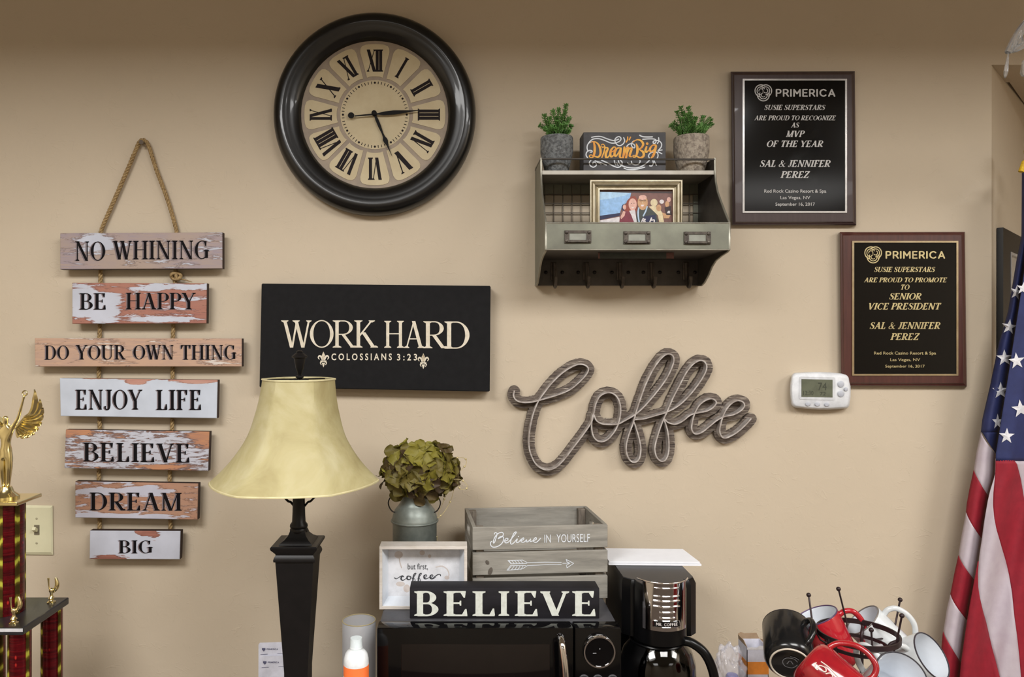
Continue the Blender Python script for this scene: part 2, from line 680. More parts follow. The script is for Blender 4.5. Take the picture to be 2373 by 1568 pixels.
def sans_polys(s, bold=0.0):
    cu = bpy.data.curves.new('tmp', 'FONT')
    cu.body = s
    cu.resolution_u = 3
    cu.offset = bold
    o = bpy.data.objects.new('tmp', cu)
    COL.objects.link(o)
    dg = bpy.context.evaluated_depsgraph_get()
    me = bpy.data.meshes.new_from_object(o.evaluated_get(dg))
    vv = [(v.co.x, v.co.y) for v in me.vertices]
    polys = [[vv[i] for i in p.vertices] for p in me.polygons]
    bpy.data.objects.remove(o)
    bpy.data.curves.remove(cu)
    bpy.data.meshes.remove(me)
    return polys


def sans(bm, s, x0, x1, yt, yb, d, mi=0, bold=0.0, slope=0.0, shear=0.0, fn=None):
    polys = sans_polys(s, bold)
    xs = [p[0] + shear * p[1] for q in polys for p in q]
    ys = [p[1] for q in polys for p in q]
    a, b, c, e = min(xs), max(xs), min(ys), max(ys)
    for q in polys:
        pts = [(x0 + (u + shear * v - a) / (b - a) * (x1 - x0), yb - (v - c) / (e - c) * (yb - yt)) for u, v in q]
        pts = [(X, Y + slope * (X - x0)) for X, Y in pts]
        if fn:
            pts = [fn(*p) for p in pts]
        flat(bm, pts, d, mi)


# ------------------------------------------------------------------ the room
WALL = m_wall()
x0, x1, y0, zc = ROOM['x0'], ROOM['x1'], ROOM['y0'], ROOM['zc']
XC = 1.238                      # outside corner on the right
ZH = CZ + (784 - 150) / 1000    # header over the recess
bm = BM()
box(bm, (x0, 0, 0), (XC, 0.12, zc))
box(bm, (XC, 0, ZH), (x1, 0.12, zc))
struct(obj('wall_back', bm, WALL))
bm = BM()
L = 0.75
prism(bm, [(XC - 0.001, 0.0, 0), (XC + L, L, 0), (XC + L - 0.08, L + 0.08, 0), (XC - 0.08, 0.1, 0)], (0, 0, zc))
struct(obj('wall_recess', bm, WALL))
bm = BM()
box(bm, (XC + L - 0.02, L, 0), (x1, L + 0.1, zc))
struct(obj('wall_recess_end', bm, WALL))
bm = BM()
prism(bm, [(XC + .13, 0.121, ZH), (x1, 0.121, ZH), (x1, L, ZH), (XC + L - .01, L, ZH)], (0, 0, 0.05))
struct(obj('trim_1', bm, WALL))
bm = BM()
box(bm, (x0 - 0.1, y0, 0), (x0, 0.12, zc))
struct(obj('wall_left', bm, WALL))
bm = BM()
box(bm, (x1, y0, 0), (x1 + 0.1, L + 0.1, zc))
struct(obj('wall_right', bm, WALL))
bm = BM()
box(bm, (x0, y0 - 0.1, 0), (x1, y0, zc))
struct(obj('wall_front', bm, WALL))
bm = BM()
box(bm, (x0 - 0.1, y0 - 0.1, -0.1), (x1 + 0.1, L + 0.1, 0))
struct(obj('floor', bm, mat('dark_carpet', (92, 80, 70), 0.95, c2=(70, 62, 56), sc=300, bump=0.4)))
bm = BM()
box(bm, (x0 - 0.1, y0 - 0.1, zc), (x1 + 0.1, L + 0.1, zc + 0.1))
struct(obj('ceiling', bm, mat('ceiling_tile', (205, 203, 196), 0.9, c2=(190, 188, 180), sc=200, bump=0.3)))
# low rims round the lamps, added one included, and an unseen beam added to shade the wall top
for i, (lx, ly, pw, sp) in enumerate(LIGHTS):
    bm = BM()
    a, b = 0.52, 0.42
    for (ax, ay, bx, by) in ((-a - .02, -b - .02, -a, b + .02), (a, -b - .02, a + .02, b + .02), (-a, -b - .02, a, -b), (-a, b, a, b + .02)):
        box(bm, (lx + ax, ly + ay, zc - .022), (lx + bx, ly + by, zc))
    struct(obj('ceiling_light_frame', bm, mat('white_enamel', (230, 230, 225), 0.4)))
bm = BM()
box(bm, (x0, -1.2, zc - .215), (x1, -1.08, zc))
struct(obj('added_shading_beam', bm, WALL))
# countertop the things stand on (just below the picture)
ZK = CZ - 0.80
bm = BM()
box(bm, (-1.6, -0.62, ZK - 0.04), (0.985, -0.002, ZK), 0.006)
struct(obj('countertop', bm, mat('counter_laminate', (120, 105, 88), 0.4, c2=(90, 78, 66), sc=60), loc=(0, 0, ZK - .04)))
bm = BM()
box(bm, (-1.58, -0.58, 0.0), (0.965, -0.002, ZK - 0.04), 0.004)
struct(obj('base_cabinet_run', bm, m_wood('cabinet_wood', (90, 60, 40), (70, 45, 30), 0.4, 'z'), loc=(0, 0, 0)))

# ================================================================== common materials
BLACK_LAC = mat('black_lacquer', (13, 13, 14), 0.30, c2=(9, 9, 10), coat=0.25)
INK = mat('black_paint', (12, 8, 12), 0.8, spec=.2)
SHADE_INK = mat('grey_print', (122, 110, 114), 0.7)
OFFWHITE = mat('offwhite_paint', (222, 214, 198), 0.6, c2=(205, 196, 176), sc=90)
WHITE = mat('white_paint', (218, 223, 230), 0.5, c2=(208, 214, 222))
DKEDGE = mat('dark_board_edge', (52, 34, 30), 0.7)

# ================================================================== wall clock
cc = P(869.2, 268, 1.74)
t = thing('wall_clock', 'large round black-framed wall clock with cream roman numeral face', 'clock', (cc.x, -0.001, cc.z))
cen = V((cc.x, 0, cc.z))
bm = BM()
lathe(bm, [(.170, .002), (.2285, .002), (.2315, .008), (.2320, .018), (.2290, .030), (.2230, .038), (.2150, .0425), (.2060, .043),
           (.1990, .0405), (.1945, .0395), (.1880, .0385), (.1800, .0345), (.1735, .029), (.1700, .0245), (.1685, .0165), (.166, .0165), (.166, .002)], cen, (0, -1, 0), 96, cap0=False, cap1=False)
obj('frame', bm, BLACK_LAC, t, 50)
bm = BM()
lathe(bm, [(.1688, .004), (.1688, .0185), (.0, .0185)], cen, (0, -1, 0), 64)
dial = obj('dial', bm, mat('dial_grey', (150, 138, 126), 0.7, c2=(166, 152, 136), sc=30), t, 30)
DD = CAM_D - 0.0186            # distance of the dial's plane
fx, fy = 868.7, 265.5          # dial centre in px on that plane


def fpt(r, deg, off=(0, 0)):
    a = radians(deg)
    return (fx + r * sin(a) + off[0], fy - r * cos(a) + off[1])


CREAM = mat('dial_cream', (205, 192, 160), 0.65, c2=(196, 181, 148), sc=25)
bm = BM()
pprism(bm, [fpt(80, a) for a in range(0, 360, 6)], DD - .0006, DD, 0)
obj('centre_disc', bm, CREAM, t)
bm = BM()
pprism(bm, [fpt(169, a) for a in range(0, 360, 5)], DD - .0001, DD + .0001, 0)
bm.free()
# twelve raised numeral panels
tile = None
for k in range(12):
    bm = BM()
    g = 4.6

    def side(r, s):
        """point on a line g px inside the 15 degree radial"""
        a = 15 * s
        th = k * 30 + a
        x, y = fpt(r, th)
        nx, ny = -cos(radians(th)) * s, -sin(radians(th)) * s
        return (x + nx * g, y + ny * g)
    pts = [side(87, -1)] + [fpt(88.5, k * 30 + q) for q in (-8, -4, 0, 4, 8)] + [side(87, 1)]
    A = side(148, 1)
    pts.append(A)
    pts += [side(156, 0.93), fpt(161.5, k * 30 + 10.6)]
    pts += [fpt(163.5, k * 30 + q) for q in (7, 3.5, 0, -3.5, -7)]
    pts += [fpt(161.5, k * 30 - 10.6), side(156, -0.93), side(148, -1)]
    pprism(bm, pts, DD - .0012, DD + .0002)
    o = obj('numeral_panel', bm, CREAM, t)
ROM = ['XII', 'I', 'II', 'III', 'IV', 'V', 'VI', 'VII', 'VIII', 'IX', 'X', 'XI']
WID = {'I': 10, 'II': 19, 'III': 28, 'IV': 33, 'V': 31, 'VI': 32, 'VII': 40, 'VIII': 50, 'IX': 28, 'X': 29, 'XI': 30, 'XII': 38}
NUMI = mat('numeral_black', (30, 22, 24), 0.7, spec=.3)
bm = BM()
for k, s in enumerate(ROM):
    a = radians(k * 30)

    def fn(X, Y, a=a):
        # X right, Y down in a frame whose origin is the dial centre with 12 up
        dx, dy = X - fx, Y - fy
        return (fx + dx * cos(a) - dy * sin(a), fy + dx * sin(a) + dy * cos(a))
    W_ = WID[s]
    stext(bm, s, fx - W_ / 2, fx + W_ / 2, fy - 151, fy - 99.5, DD - .0015, T=.24, t=.05, fn=fn, sp=-.08 if len(s) > 1 else 0)
for k in range(60):
    a = k * 6
    if k % 5:
        p, q = fpt(71.5, a), fpt(76.5, a)
        stroke(bm, [p, q], 1.6, DD - .0009, smooth=False)
    else:
        x, y = fpt(74, a)
        flat(bm, ell(x, y, 2.6, 2.6, 10), DD - .0009)
obj('numerals', bm, NUMI, dial)
HD = DD - 0.006


def hand(pts_, y0_, th, name):
    bm = BM()
    for poly in pts_:
        pprism(bm, poly, y0_ - th, y0_)
    obj(name, bm, mat('hand_black', (12, 10, 11), 0.6, spec=.25), t)


ang = math.degrees(atan2(970 - 867, -(255 - 264)))


def along(cx, cy, deg, prof):
    a = radians(deg)
    ux, uy, nx, ny = sin(a), -cos(a), cos(a), sin(a)
    L_ = [(cx + ux * h + nx * w_, cy + uy * h + ny * w_) for h, w_ in prof]
    R_ = [(cx + ux * h - nx * w_, cy + uy * h - ny * w_) for h, w_ in reversed(prof)]
    return L_ + R_


HC = (868, 264.3)
hand([along(*HC, 85, [(-46, 1.2), (0, 1.8), (8, 1.6), (20, 4), (45, 5), (70, 3), (85, 1.6), (104, .7)]), ell(813.5, 267, 7.5, 7, 16)], HD - .003, .0012, 'minute_hand')
hand([along(*HC, 157.5, [(0, 2), (14, 3.6), (30, 3.6), (48, 2), (58, 3), (63, 5.5), (68, 5.2), (76, 2.6), (90, 1), (104, .5)])], HD, .0012, 'hour_hand')
bm = BM()
lathe(bm, [(.006, 0), (.006, .010), (.004, .0115)], P(*HC, DD), (0, -1, 0), 16)
obj('hub', bm, mat('hand_black', (12, 10, 11), 0.6, spec=.25), t, 40)


# ================================================================== hanging board sign
tp = P(328, 328, 1.742)
t = thing('hanging_sign', 'sign of seven weathered planks hung one below another on a jute rope', 'sign', (tp.x, -.003, P(0, 1296).z))
RD, BD0, BD1 = 1.7405, 1.7165, 1.7335


def rope_strand(bm, pts, r=.0049, pitch=.024):
    pts = [V(p) for p in pts]
    # dense resample
    dense = []
    for a, b in zip(pts, pts[1:]):
        n = max(2, int((b - a).length / .0035))
        dense += [a.lerp(b, i / n) for i in range(n)]
    dense.append(pts[-1])
    for k in range(3):
        out, L_ = [], 0
        for i, p in enumerate(dense):
            if i:
                L_ += (p - dense[i - 1]).length
            t_ = (dense[min(i + 1, len(dense) - 1)] - dense[max(i - 1, 0)]).normalized()
            u = t_.cross(V((0, 1, 0))).normalized()
            v = t_.cross(u)
            a = 2 * pi * (L_ / pitch + k / 3)
            out.append(p + (u * cos(a) + v * sin(a)) * r * .56)
        tube(bm, out, r * .5, 6)


ROPE = mat('jute_rope', (172, 146, 102), 0.9, c2=(128, 104, 70), sc=260, bump=.5, bs=900)
bm = BM()
lp = catmull([(232, 556), (236, 530), (262, 470), (296, 392), (318, 340), (325, 327)], 5)
rp = catmull([(325, 327), (333, 324.5), (344, 337), (362, 392), (388, 462), (408, 530), (410, 556)], 5)
rope_strand(bm, [P(x, y, RD) for x, y in lp] + [P(x, y, RD) for x, y in rp[1:]])
obj('rope', bm, ROPE, t, 60)
for xs in ([(232, 600), (233, 640), (232, 700), (231, 770), (230, 820), (229, 865), (229.5, 925), (231, 985), (230, 1045), (229, 1105), (230, 1160), (231, 1215), (231, 1250)],
           [(408, 600), (406, 640), (403, 700), (401, 770), (400, 820), (400, 865), (400, 925), (399, 985), (396, 1045), (393, 1105), (393, 1160), (395, 1215), (395, 1250)]):
    bm = BM()
    rope_strand(bm, [P(x, y, RD) for x, y in xs], pitch=.028)
    obj('rope', bm, ROPE, t, 60)
bm = BM()
kn = P(408, 640, RD - .006)
tube(bm, [kn + V((.011 * cos(a), .004 * sin(2 * a), .008 * sin(a))) for a in [i * pi / 6 for i in range(12)]], .0042, 6, closed=True)
tube(bm, [kn + V((-.002, 0, .010)), kn, kn + V((.004, 0, -.010))], .0045, 6)
tube(bm, [kn + V((.008, 0, -.006)), kn + V((.020, .002, -.008)), kn + V((.036, .003, -.013))], [.002, .0015, .0008], 5)
tube(bm, [kn + V((-.004, 0, .006)), kn + V((-.013, 0, .010))], [.0026, .0015], 5)
obj('knot', bm, ROPE, t, 60)
bm = BM()
cyl(bm, P(327, 329, 1.7499), P(327, 329, 1.728), .0025, n=10)
cyl(bm, P(327, 329, 1.728), P(327, 329, 1.7265), .005, n=12)
obj('nail', bm, mat('nail_steel', (120, 112, 105), 0.35, 0.9), t)


def plank_sign(quad, m, label, words):
    bm = BM()
    pprism(bm, quad, BD0, BD1, 0, 1)
    cx = sum(q[0] for q in quad) / 4
    cy = sum(q[1] for q in quad) / 4
    o_at = P(cx, cy, BD0)
    bmesh.ops.bevel(bm, geom=[e for e in bm.edges if abs((e.verts[0].co - e.verts[1].co).y) < 1e-5 and e.verts[0].co.y < P(0, 0, BD0).y + 1e-4], offset=.0012, segments=1, affect='EDGES')
    # own texture origin: build about the plank's centre
    bmesh.ops.recalc_face_normals(bm, faces=bm.faces[:])
    bm.transform(Matrix.Translation(-o_at))
    me = to_mesh('plank', bm, [m, DKEDGE])
    o = bpy.data.objects.new('plank', me)
    COL.objects.link(o)
    o.parent = t
    o.location = o_at - ORG[t.name]
    ORG[o.name] = o_at
    o['label'] = label
    bm = BM()
    for (s, a, b, yt, yb, sl) in words:
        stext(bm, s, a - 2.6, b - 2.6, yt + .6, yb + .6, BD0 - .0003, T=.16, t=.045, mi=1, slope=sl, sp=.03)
        stext(bm, s, a, b, yt, yb, BD0 - .0006, T=.15, t=.04, mi=0, slope=sl, sp=.03)
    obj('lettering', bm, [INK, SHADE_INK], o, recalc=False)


plank_sign([(139, 540), (515, 538), (515, 622), (139, 624)],
           m_distressed('plank_greyed', (142, 132, 148), (166, 146, 134), (190, 194, 208), -.09, 1, [(-.10, .022, .075, .028, .33), (.09, -.025, .1, .012, .06)]),
           'greyed plank with one white paint patch reading NO WHINING',
           [('NO', 174, 244, 559, 604, -.0), ('WHINING', 262, 485, 558, 601, -.005)])
plank_sign([(167, 655), (479, 656), (478, 749), (167, 750)],
           m_distressed('plank_terracotta', (144, 92, 84), (168, 112, 94), (196, 200, 214), -.09, 2,
                        [(-.13, .005, .045, .05, .5), (-.085, .0, .075, .03, .36), (-.08, -.025, .045, .03, .3), (.1, .038, .09, .012, .24), (.03, -.033, .18, .012, .24), (.02, .036, .06, .01, .2)]),
           'terracotta red plank with white paint patch reading BE HAPPY',
           [('BE', 185, 245, 679, 717, 0), ('HAPPY', 292, 454, 678, 716.5, 0)])
plank_sign([(80, 783), (560, 784), (560, 849), (81, 849)],
           m_distressed('plank_tan', (168, 142, 130), (196, 160, 134), (214, 204, 196), -.09, 3, [(-.09, .02, .09, .02, .06), (.19, -.022, .07, .012, .2)]),
           'long narrow tan plank reading DO YOUR OWN THING',
           [('DO', 104, 160, 800, 833, 0), ('YOUR', 176, 291, 799, 832.5, 0), ('OWN', 309, 402, 799, 832.5, 0), ('THING', 419, 548, 799, 833, 0)])
plank_sign([(138, 876), (504, 880), (502, 969), (140, 964)],
           m_distressed('plank_white', (176, 126, 112), (190, 146, 130), (198, 206, 220), .42, 4,
                        [(.0, .038, .055, .02, -.75), (.14, .050, .13, .024, -1.3), (-.09, .049, .1, .009, -1.2)]),
           'plank almost wholly painted white reading ENJOY LIFE',
           [('ENJOY', 176, 330, 902.5, 948.5, 0), ('LIFE', 363, 466, 903, 949.5, 0)])
plank_sign([(152, 995), (485, 1000), (482, 1091), (149, 1084)],
           m_distressed('plank_flaked', (150, 112, 98), (190, 132, 92), (192, 194, 206), .05, 5,
                        [(.02, .0, .16, .05, .08), (-.15, .045, .08, .02, -.4), (.155, .03, .05, .03, -.4), (.06, -.04, .09, .012, -.3)], grain=1.9, zg=110, dark=(84, 74, 80), ew=.075),
           'heavily flaked grey and orange plank reading BELIEVE',
           [('BELIEVE', 193, 439, 1025, 1068.5, .012)])
plank_sign([(174, 1115), (459, 1120), (457, 1204), (174, 1199)],
           m_distressed('plank_orange', (160, 114, 92), (176, 134, 110), (194, 194, 208), -.06, 6,
                        [(.0, .022, .13, .016, .28), (-.1, .02, .06, .012, .2), (-.06, -.038, .15, .013, .42), (.05, -.04, .1, .01, .2)]),
           'orange-tan plank with two white streaks reading DREAM',
           [('DREAM', 208.5, 421.5, 1140.5, 1182, .004)])
plank_sign([(208, 1229), (418, 1230), (416, 1296), (207, 1295)],
           m_distressed('plank_small_white', (120, 76, 66), (170, 112, 96), (198, 202, 216), .28, 7,
                        [(.02, .03, .03, .014, -.8), (.045, .022, .02, .02, -.4), (-.06, -.034, .07, .018, -.7), (.04, -.036, .06, .010, -.4)]),
           'smallest, lowest plank, chipped white with a brown bare spot, reading BIG',
           [('BIG', 275.5, 354.5, 1251.5, 1281.5, 0)])

# ================================================================== WORK HARD canvas
t = thing('canvas_sign', 'black stretched canvas with pale lettering WORK HARD behind the lamp', 'sign', P(869, 903, 1.748))
CD = 1.712
bm = BM()
pprism(bm, [(606, 656.5), (1137, 662), (1135, 907), (601, 897)], CD, 1.7485)
bmesh.ops.bevel(bm, geom=bm.edges[:], offset=.0015, segments=2, affect='EDGES')
cv = obj('canvas', bm, mat('black_canvas', (21, 21, 23), 0.75, spec=.25, c2=(16, 16, 18), sc=60, bump=.25, bs=900, bd=.0003), t, 30)
bm = BM()
stext(bm, 'W', 651.6, 722, 742, 805, CD - .0005, T=.106, t=.05, SH=.025)
stext(bm, 'O', 718, 773, 741, 805.6, CD - .0006, T=.106, t=.04)
stext(bm, 'R', 771, 828, 742, 805, CD - .0007, T=.098, t=.04, SH=.025)
stext(bm, 'K', 821, 876, 742, 805, CD - .0008, T=.114, t=.04, SH=.025)
stext(bm, 'H', 890.5, 936, 743, 805.5, CD - .0005, T=.121, t=.035, SH=.025)
stext(bm, 'A', 936, 984, 743.5, 806, CD - .0006, T=.121, t=.04, SH=.025)
stext(bm, 'R', 981, 1038, 744, 806.5, CD - .0007, T=.114, t=.04, SH=.025)
stext(bm, 'D', 1030, 1088, 744.5, 807.5, CD - .0008, T=.121, t=.045, SH=.025)
sans(bm, 'C O L O S S I A N S', 768, 908, 818.5, 834.5, CD - .0006, bold=.02)
sans(bm, '3 : 2 3', 920, 966.5, 819.5, 835, CD - .0006, bold=.02)
for (ax, ay) in ((749.5, 832), (981, 836)):        # two painted fleur-de-lis
    flat(bm, [(ax, ay - 18), (ax + 4, ay - 9), (ax + 2.5, ay), (ax, ay + 3), (ax - 2.5, ay), (ax - 4, ay - 9)], CD - .0006, 1)
    for s in (-1, 1):
        stroke(bm, [(ax + s * 3, ay + 2, 2), (ax + s * 5, ay - 5, 4), (ax + s * 9, ay - 8, 3.6), (ax + s * 12, ay - 4, 2.6), (ax + s * 9.5, ay, 1.6)], 3, CD - .0007, 0)
        stroke(bm, [(ax + s * 3, ay + 5, 3), (ax + s * 7, ay + 8, 2.4), (ax + s * 5, ay + 13, 1.5)], 3, CD - .0007, 0)
    flat(bm, [(ax - 7, ay + 3), (ax + 7, ay + 3), (ax + 7, ay + 6), (ax - 7, ay + 6)], CD - .0008, 0)
    flat(bm, [(ax - 4, ay + 8), (ax + 4, ay + 8), (ax + 2, ay + 14), (ax, ay + 19), (ax - 2, ay + 14)], CD - .0008, 0)
obj('lettering', bm, [OFFWHITE, mat('fleur_bronze', (150, 132, 100), 0.5, c2=(215, 205, 185), sc=200)], cv, recalc=False)


# ================================================================== two award plaques
def logo(bm, cx, cy, r, d, mi=0):
    """interlaced triple-loop emblem: three round lobes, each a double line that dives under the next"""
    for k in range(3):
        b_ = radians(-150 + 120 * k)
        lx, ly = cx + r * .30 * cos(b_), cy + r * .30 * sin(b_)
        for rr, a0, a1, w_ in ((.66, -112, 92, .11), (.44, -112, 120, .095), (.23, -40, 170, .08)):
            pts = [(lx + r * rr * cos(b_ + radians(a0 + (a1 - a0) * j / 18)), ly + r * rr * sin(b_ + radians(a0 + (a1 - a0) * j / 18))) for j in range(19)]
            stroke(bm, pts, r * w_, d, mi, smooth=False)


def plaque(outer, plate, ox, oy, wood, trimm, textm, lines, label, wname):
    D_b = 1.748
    D_f = 1.728
    c = [sum(q[i] for q in outer) / 4 for i in (0, 1)]
    t = thing('award_plaque', label, 'plaque', P(c[0], max(q[1] for q in outer), D_b))
    bm = BM()

    def inset(q, k):
        return [(x + (k if x < c[0] else -k), y + (k if y < c[1] else -k)) for x, y in q]
    rings = []
    for q, d in ((outer, D_b), (outer, D_f + .008), (inset(outer, 2), D_f + .005), (inset(outer, 5.5), D_f + .003), (inset(outer, 8), D_f)):
        rings.append([bm.verts.new(P(x, y, d)) for x, y in q])
    for A, B in zip(rings, rings[1:]):
        for i in range(4):
            bm.faces.new((A[i], A[(i + 1) % 4], B[(i + 1) % 4], B[i]))
    bm.faces.new(rings[0]); bm.faces.new(rings[-1])
    obj('wooden_backing', bm, wood, t)
    a, b, e, f = plate
    bm = BM()
    for (p, q, r_, s) in ((a, b, e, b + 4), (a, f - 4, e, f), (a, b + 4, a + 4.5, f - 4), (e - 4.5, b + 4, e, f - 4)):
        pprism(bm, [(p, q), (r_, q), (r_, s), (p, s)], D_f - .0022, D_f + .001)
    obj('metal_border', bm, trimm, t)
    bm = BM()
    pprism(bm, [(a + 3, b + 3), (e - 3, b + 3), (e - 3, f - 3), (a + 3, f - 3)], D_f - .0015, D_f + .001)
    pl = obj('engraved_plate', bm, mat('black_plate', (6, 6, 7), 0.12, c2=(5, 5, 6), spec=.45), t)
    bm = BM()
    d = D_f - .0019
    logo(bm, 1769 + ox, 213.5 + oy, 21, d)
    block(bm, 'PRIMERICA', 1797.6 + ox, 1935.8 + ox, 206 + oy, 224 + oy, d, .19)
    for (s, p, q, yt, yb, kind) in lines:
        if kind:
            stext(bm, s, p, q, yt, yb, d, T=.2, t=.085, shear=.25, SH=.05)
        else:
            sans(bm, s, p, q, yt, yb, d, bold=.01)
    obj('lettering', bm, textm, pl, recalc=False)


SILVER = mat('silver_trim', (205, 202, 200), 0.25, 0.9, c2=(190, 188, 186))
ENG = mat('engraving_silver', (190, 188, 186), 0.4, 0.2)
L1 = [('SUSIE SUPERSTARS', 1771, 1913, 243, 254.5, 1), ('ARE PROUD TO RECOGNIZE', 1748, 1937.5, 267.6, 278.5, 1), ('AS', 1833, 1852.6, 284, 295.5, 1),
      ('MVP', 1821, 1865.5, 302.7, 317.3, 1), ('OF THE YEAR', 1777, 1908, 325.8, 340.3, 1), ('SAL & JENNIFER', 1760.7, 1925, 371, 386.4, 1), ('PEREZ', 1808.5, 1877.6, 396.8, 411.8, 1),
      ('Red Rock Casino Resort & Spa', 1771, 1914.7, 438.6, 448.6, 0), ('Las Vegas, NV', 1808.5, 1877.6, 454, 463.5, 0), ('September 16, 2017', 1797, 1888.5, 469, 478.8, 0)]
plaque([(1693.5, 166), (1981, 165), (1984.5, 521.5), (1696.5, 521.5)], (1721, 182.5, 1963, 493), 0, 0,
       m_wood('plaque_wood_dark', (66, 50, 50), (52, 36, 36), .35, 'z', coat=.3, bump=.05), SILVER, ENG, L1,
       'dark wooden award plaque with silver-edged black plate reading MVP OF THE YEAR', 'a')
ox, oy = 254.5, 375.3
L2 = [('SUSIE SUPERSTARS', 1771 + ox, 1913 + ox, 243 + oy, 254.5 + oy, 1), ('ARE PROUD TO PROMOTE', 2002, 2195, 267.6 + oy, 278.5 + oy, 1), ('TO', 2087.8, 2108, 284 + oy, 295.5 + oy, 1),
      ('SENIOR', 2060.5, 2135.7, 679, 693.6, 1), ('VICE PRESIDENT', 2014, 2181.6, 702, 716.8, 1), ('SAL & JENNIFER', 1760.7 + ox, 1925 + ox, 371 + oy, 386.4 + oy, 1),
      ('PEREZ', 1808.5 + ox, 1877.6 + ox, 396.8 + oy, 411.8 + oy, 1), ('Red Rock Casino Resort & Spa', 1771 + ox, 1914.7 + ox, 439 + oy, 448 + oy, 0),
      ('Las Vegas, NV', 1808.5 + ox, 1877.6 + ox, 454.5 + oy, 463 + oy, 0), ('September 16, 2017', 1797 + ox, 1888.5 + ox, 469.5 + oy, 478 + oy, 0)]
plaque([(1946, 537.5), (2236, 537), (2240.5, 895), (1949, 894)], (1975, 558, 2221, 870), ox, oy,
       m_wood('plaque_wood_cherry', (84, 44, 38), (62, 30, 28), .35, 'z', coat=.3, bump=.05),
       mat('champagne_trim', (205, 190, 160), 0.25, 0.9, c2=(190, 172, 140)), mat('engraving_gold', (205, 190, 140), 0.38, 0.45, c2=(180, 165, 125)), L2,
       'reddish brown award plaque with gold-edged black plate reading SENIOR VICE PRESIDENT', 'b')

# ================================================================== thermostat
t = thing('thermostat', 'white wall thermostat with grey display below the right plaque', 'thermostat', P(1895, 947, 1.748))


def rrect(x0_, y0_, x1_, y1_, r, n=4, bow=0, sl=0):
    pts = []
    for (cx, cy, a0) in ((x1_ - r, y1_ - r, 0), (x0_ + r, y1_ - r, 90), (x0_ + r, y0_ + r, 180), (x1_ - r, y0_ + r, 270)):
        for i in range(n + 1):
            a = radians(a0 + 90 * i / n)
            pts.append((cx + r * cos(a), cy + r * sin(a)))
    mx = (x0_ + x1_) / 2
    my = (y0_ + y1_) / 2
    # bowed top, bottom and ends
    out = []
    for i, (x, y) in enumerate(pts):
        out.append((x, y))
        x2, y2 = pts[(i + 1) % len(pts)]
        if math.hypot(x2 - x, y2 - y) > 20 and bow:
            for k in range(1, 6):
                q = k / 6
                xx, yy = x + (x2 - x) * q, y + (y2 - y) * q
                o_ = bow * sin(pi * q)
                if abs(y2 - y) < abs(x2 - x):
                    yy += o_ if yy > my else -o_
                else:
                    xx += (o_ if xx > mx else -o_) * .8
                out.append((xx, yy))
    return [(x, y + sl * (x - mx)) for x, y in out]


TW = mat('thermostat_white', (226, 229, 234), 0.4)
bm = BM()
rings = []
for ins, d in ((-1, 1.749), (-1.5, 1.735), (0, 1.728), (1.5, 1.7245), (4, 1.7225)):
    q = rrect(1834.5 + ins, 866 + ins, 1967.5 - ins, 944 - ins, 12, 4, 3.2, .02)
    rings.append([bm.verts.new(P(x, y, d)) for x, y in q])
for A, B in zip(rings, rings[1:]):
    for i in range(len(A)):
        bm.faces.new((A[i], A[(i + 1) % len(A)], B[(i + 1) % len(A)], B[i]))
bm.faces.new(rings[0]); bm.faces.new(rings[-1])
obj('housing', bm, TW, t, 40)
bm = BM()
pprism(bm, rrect(1852, 873, 1936, 926, 4, 2, 0, .02), 1.7215, 1.7235)
obj('display_bezel', bm, mat('bezel_white', (214, 217, 222), 0.35), t, 30)
bm = BM()
pprism(bm, [(1857.5, 878), (1929.5, 879.5), (1929.5, 920.5), (1857.5, 919)], 1.7208, 1.7222)
dp = obj('display', bm, mat('lcd_grey', (104, 108, 92), 0.18, c2=(92, 96, 82)), t)
bm = BM()
sans(bm, '12:30', 1862, 1885, 905, 915, 1.7204)
sans(bm, '74', 1896, 1916, 886, 904, 1.7204)
sans(bm, '72', 1900, 1914, 908, 916, 1.7204)
obj('lettering', bm, mat('lcd_digits', (66, 70, 60), 0.4), dp, recalc=False)
for (bx, by, rx, ry) in ((1872.5, 936, 6, 4.6), (1894.5, 936.5, 6, 4.6), (1916.5, 937, 6, 4.6), (1949, 889.5, 7.5, 7.5), (1949, 912, 7.5, 7.5), (1960.5, 901.5, 4.5, 4.5)):
    bm = BM()
    q = ell(bx, by, rx, ry, 16)
    q2 = ell(bx, by, rx * .75, ry * .75, 16)
    A = [bm.verts.new(P(x, y, 1.7235)) for x, y in q]
    B = [bm.verts.new(P(x, y, 1.7205)) for x, y in q]
    C_ = [bm.verts.new(P(x, y, 1.7195)) for x, y in q2]
    for X, Y in ((A, B), (B, C_)):
        for i in range(16):
            bm.faces.new((X[i], X[(i + 1) % 16], Y[(i + 1) % 16], Y[i]))
    bm.faces.new(C_)
    obj('button', bm, mat('button_grey', (186, 190, 200), 0.4, c2=(176, 180, 190)), t, 40)

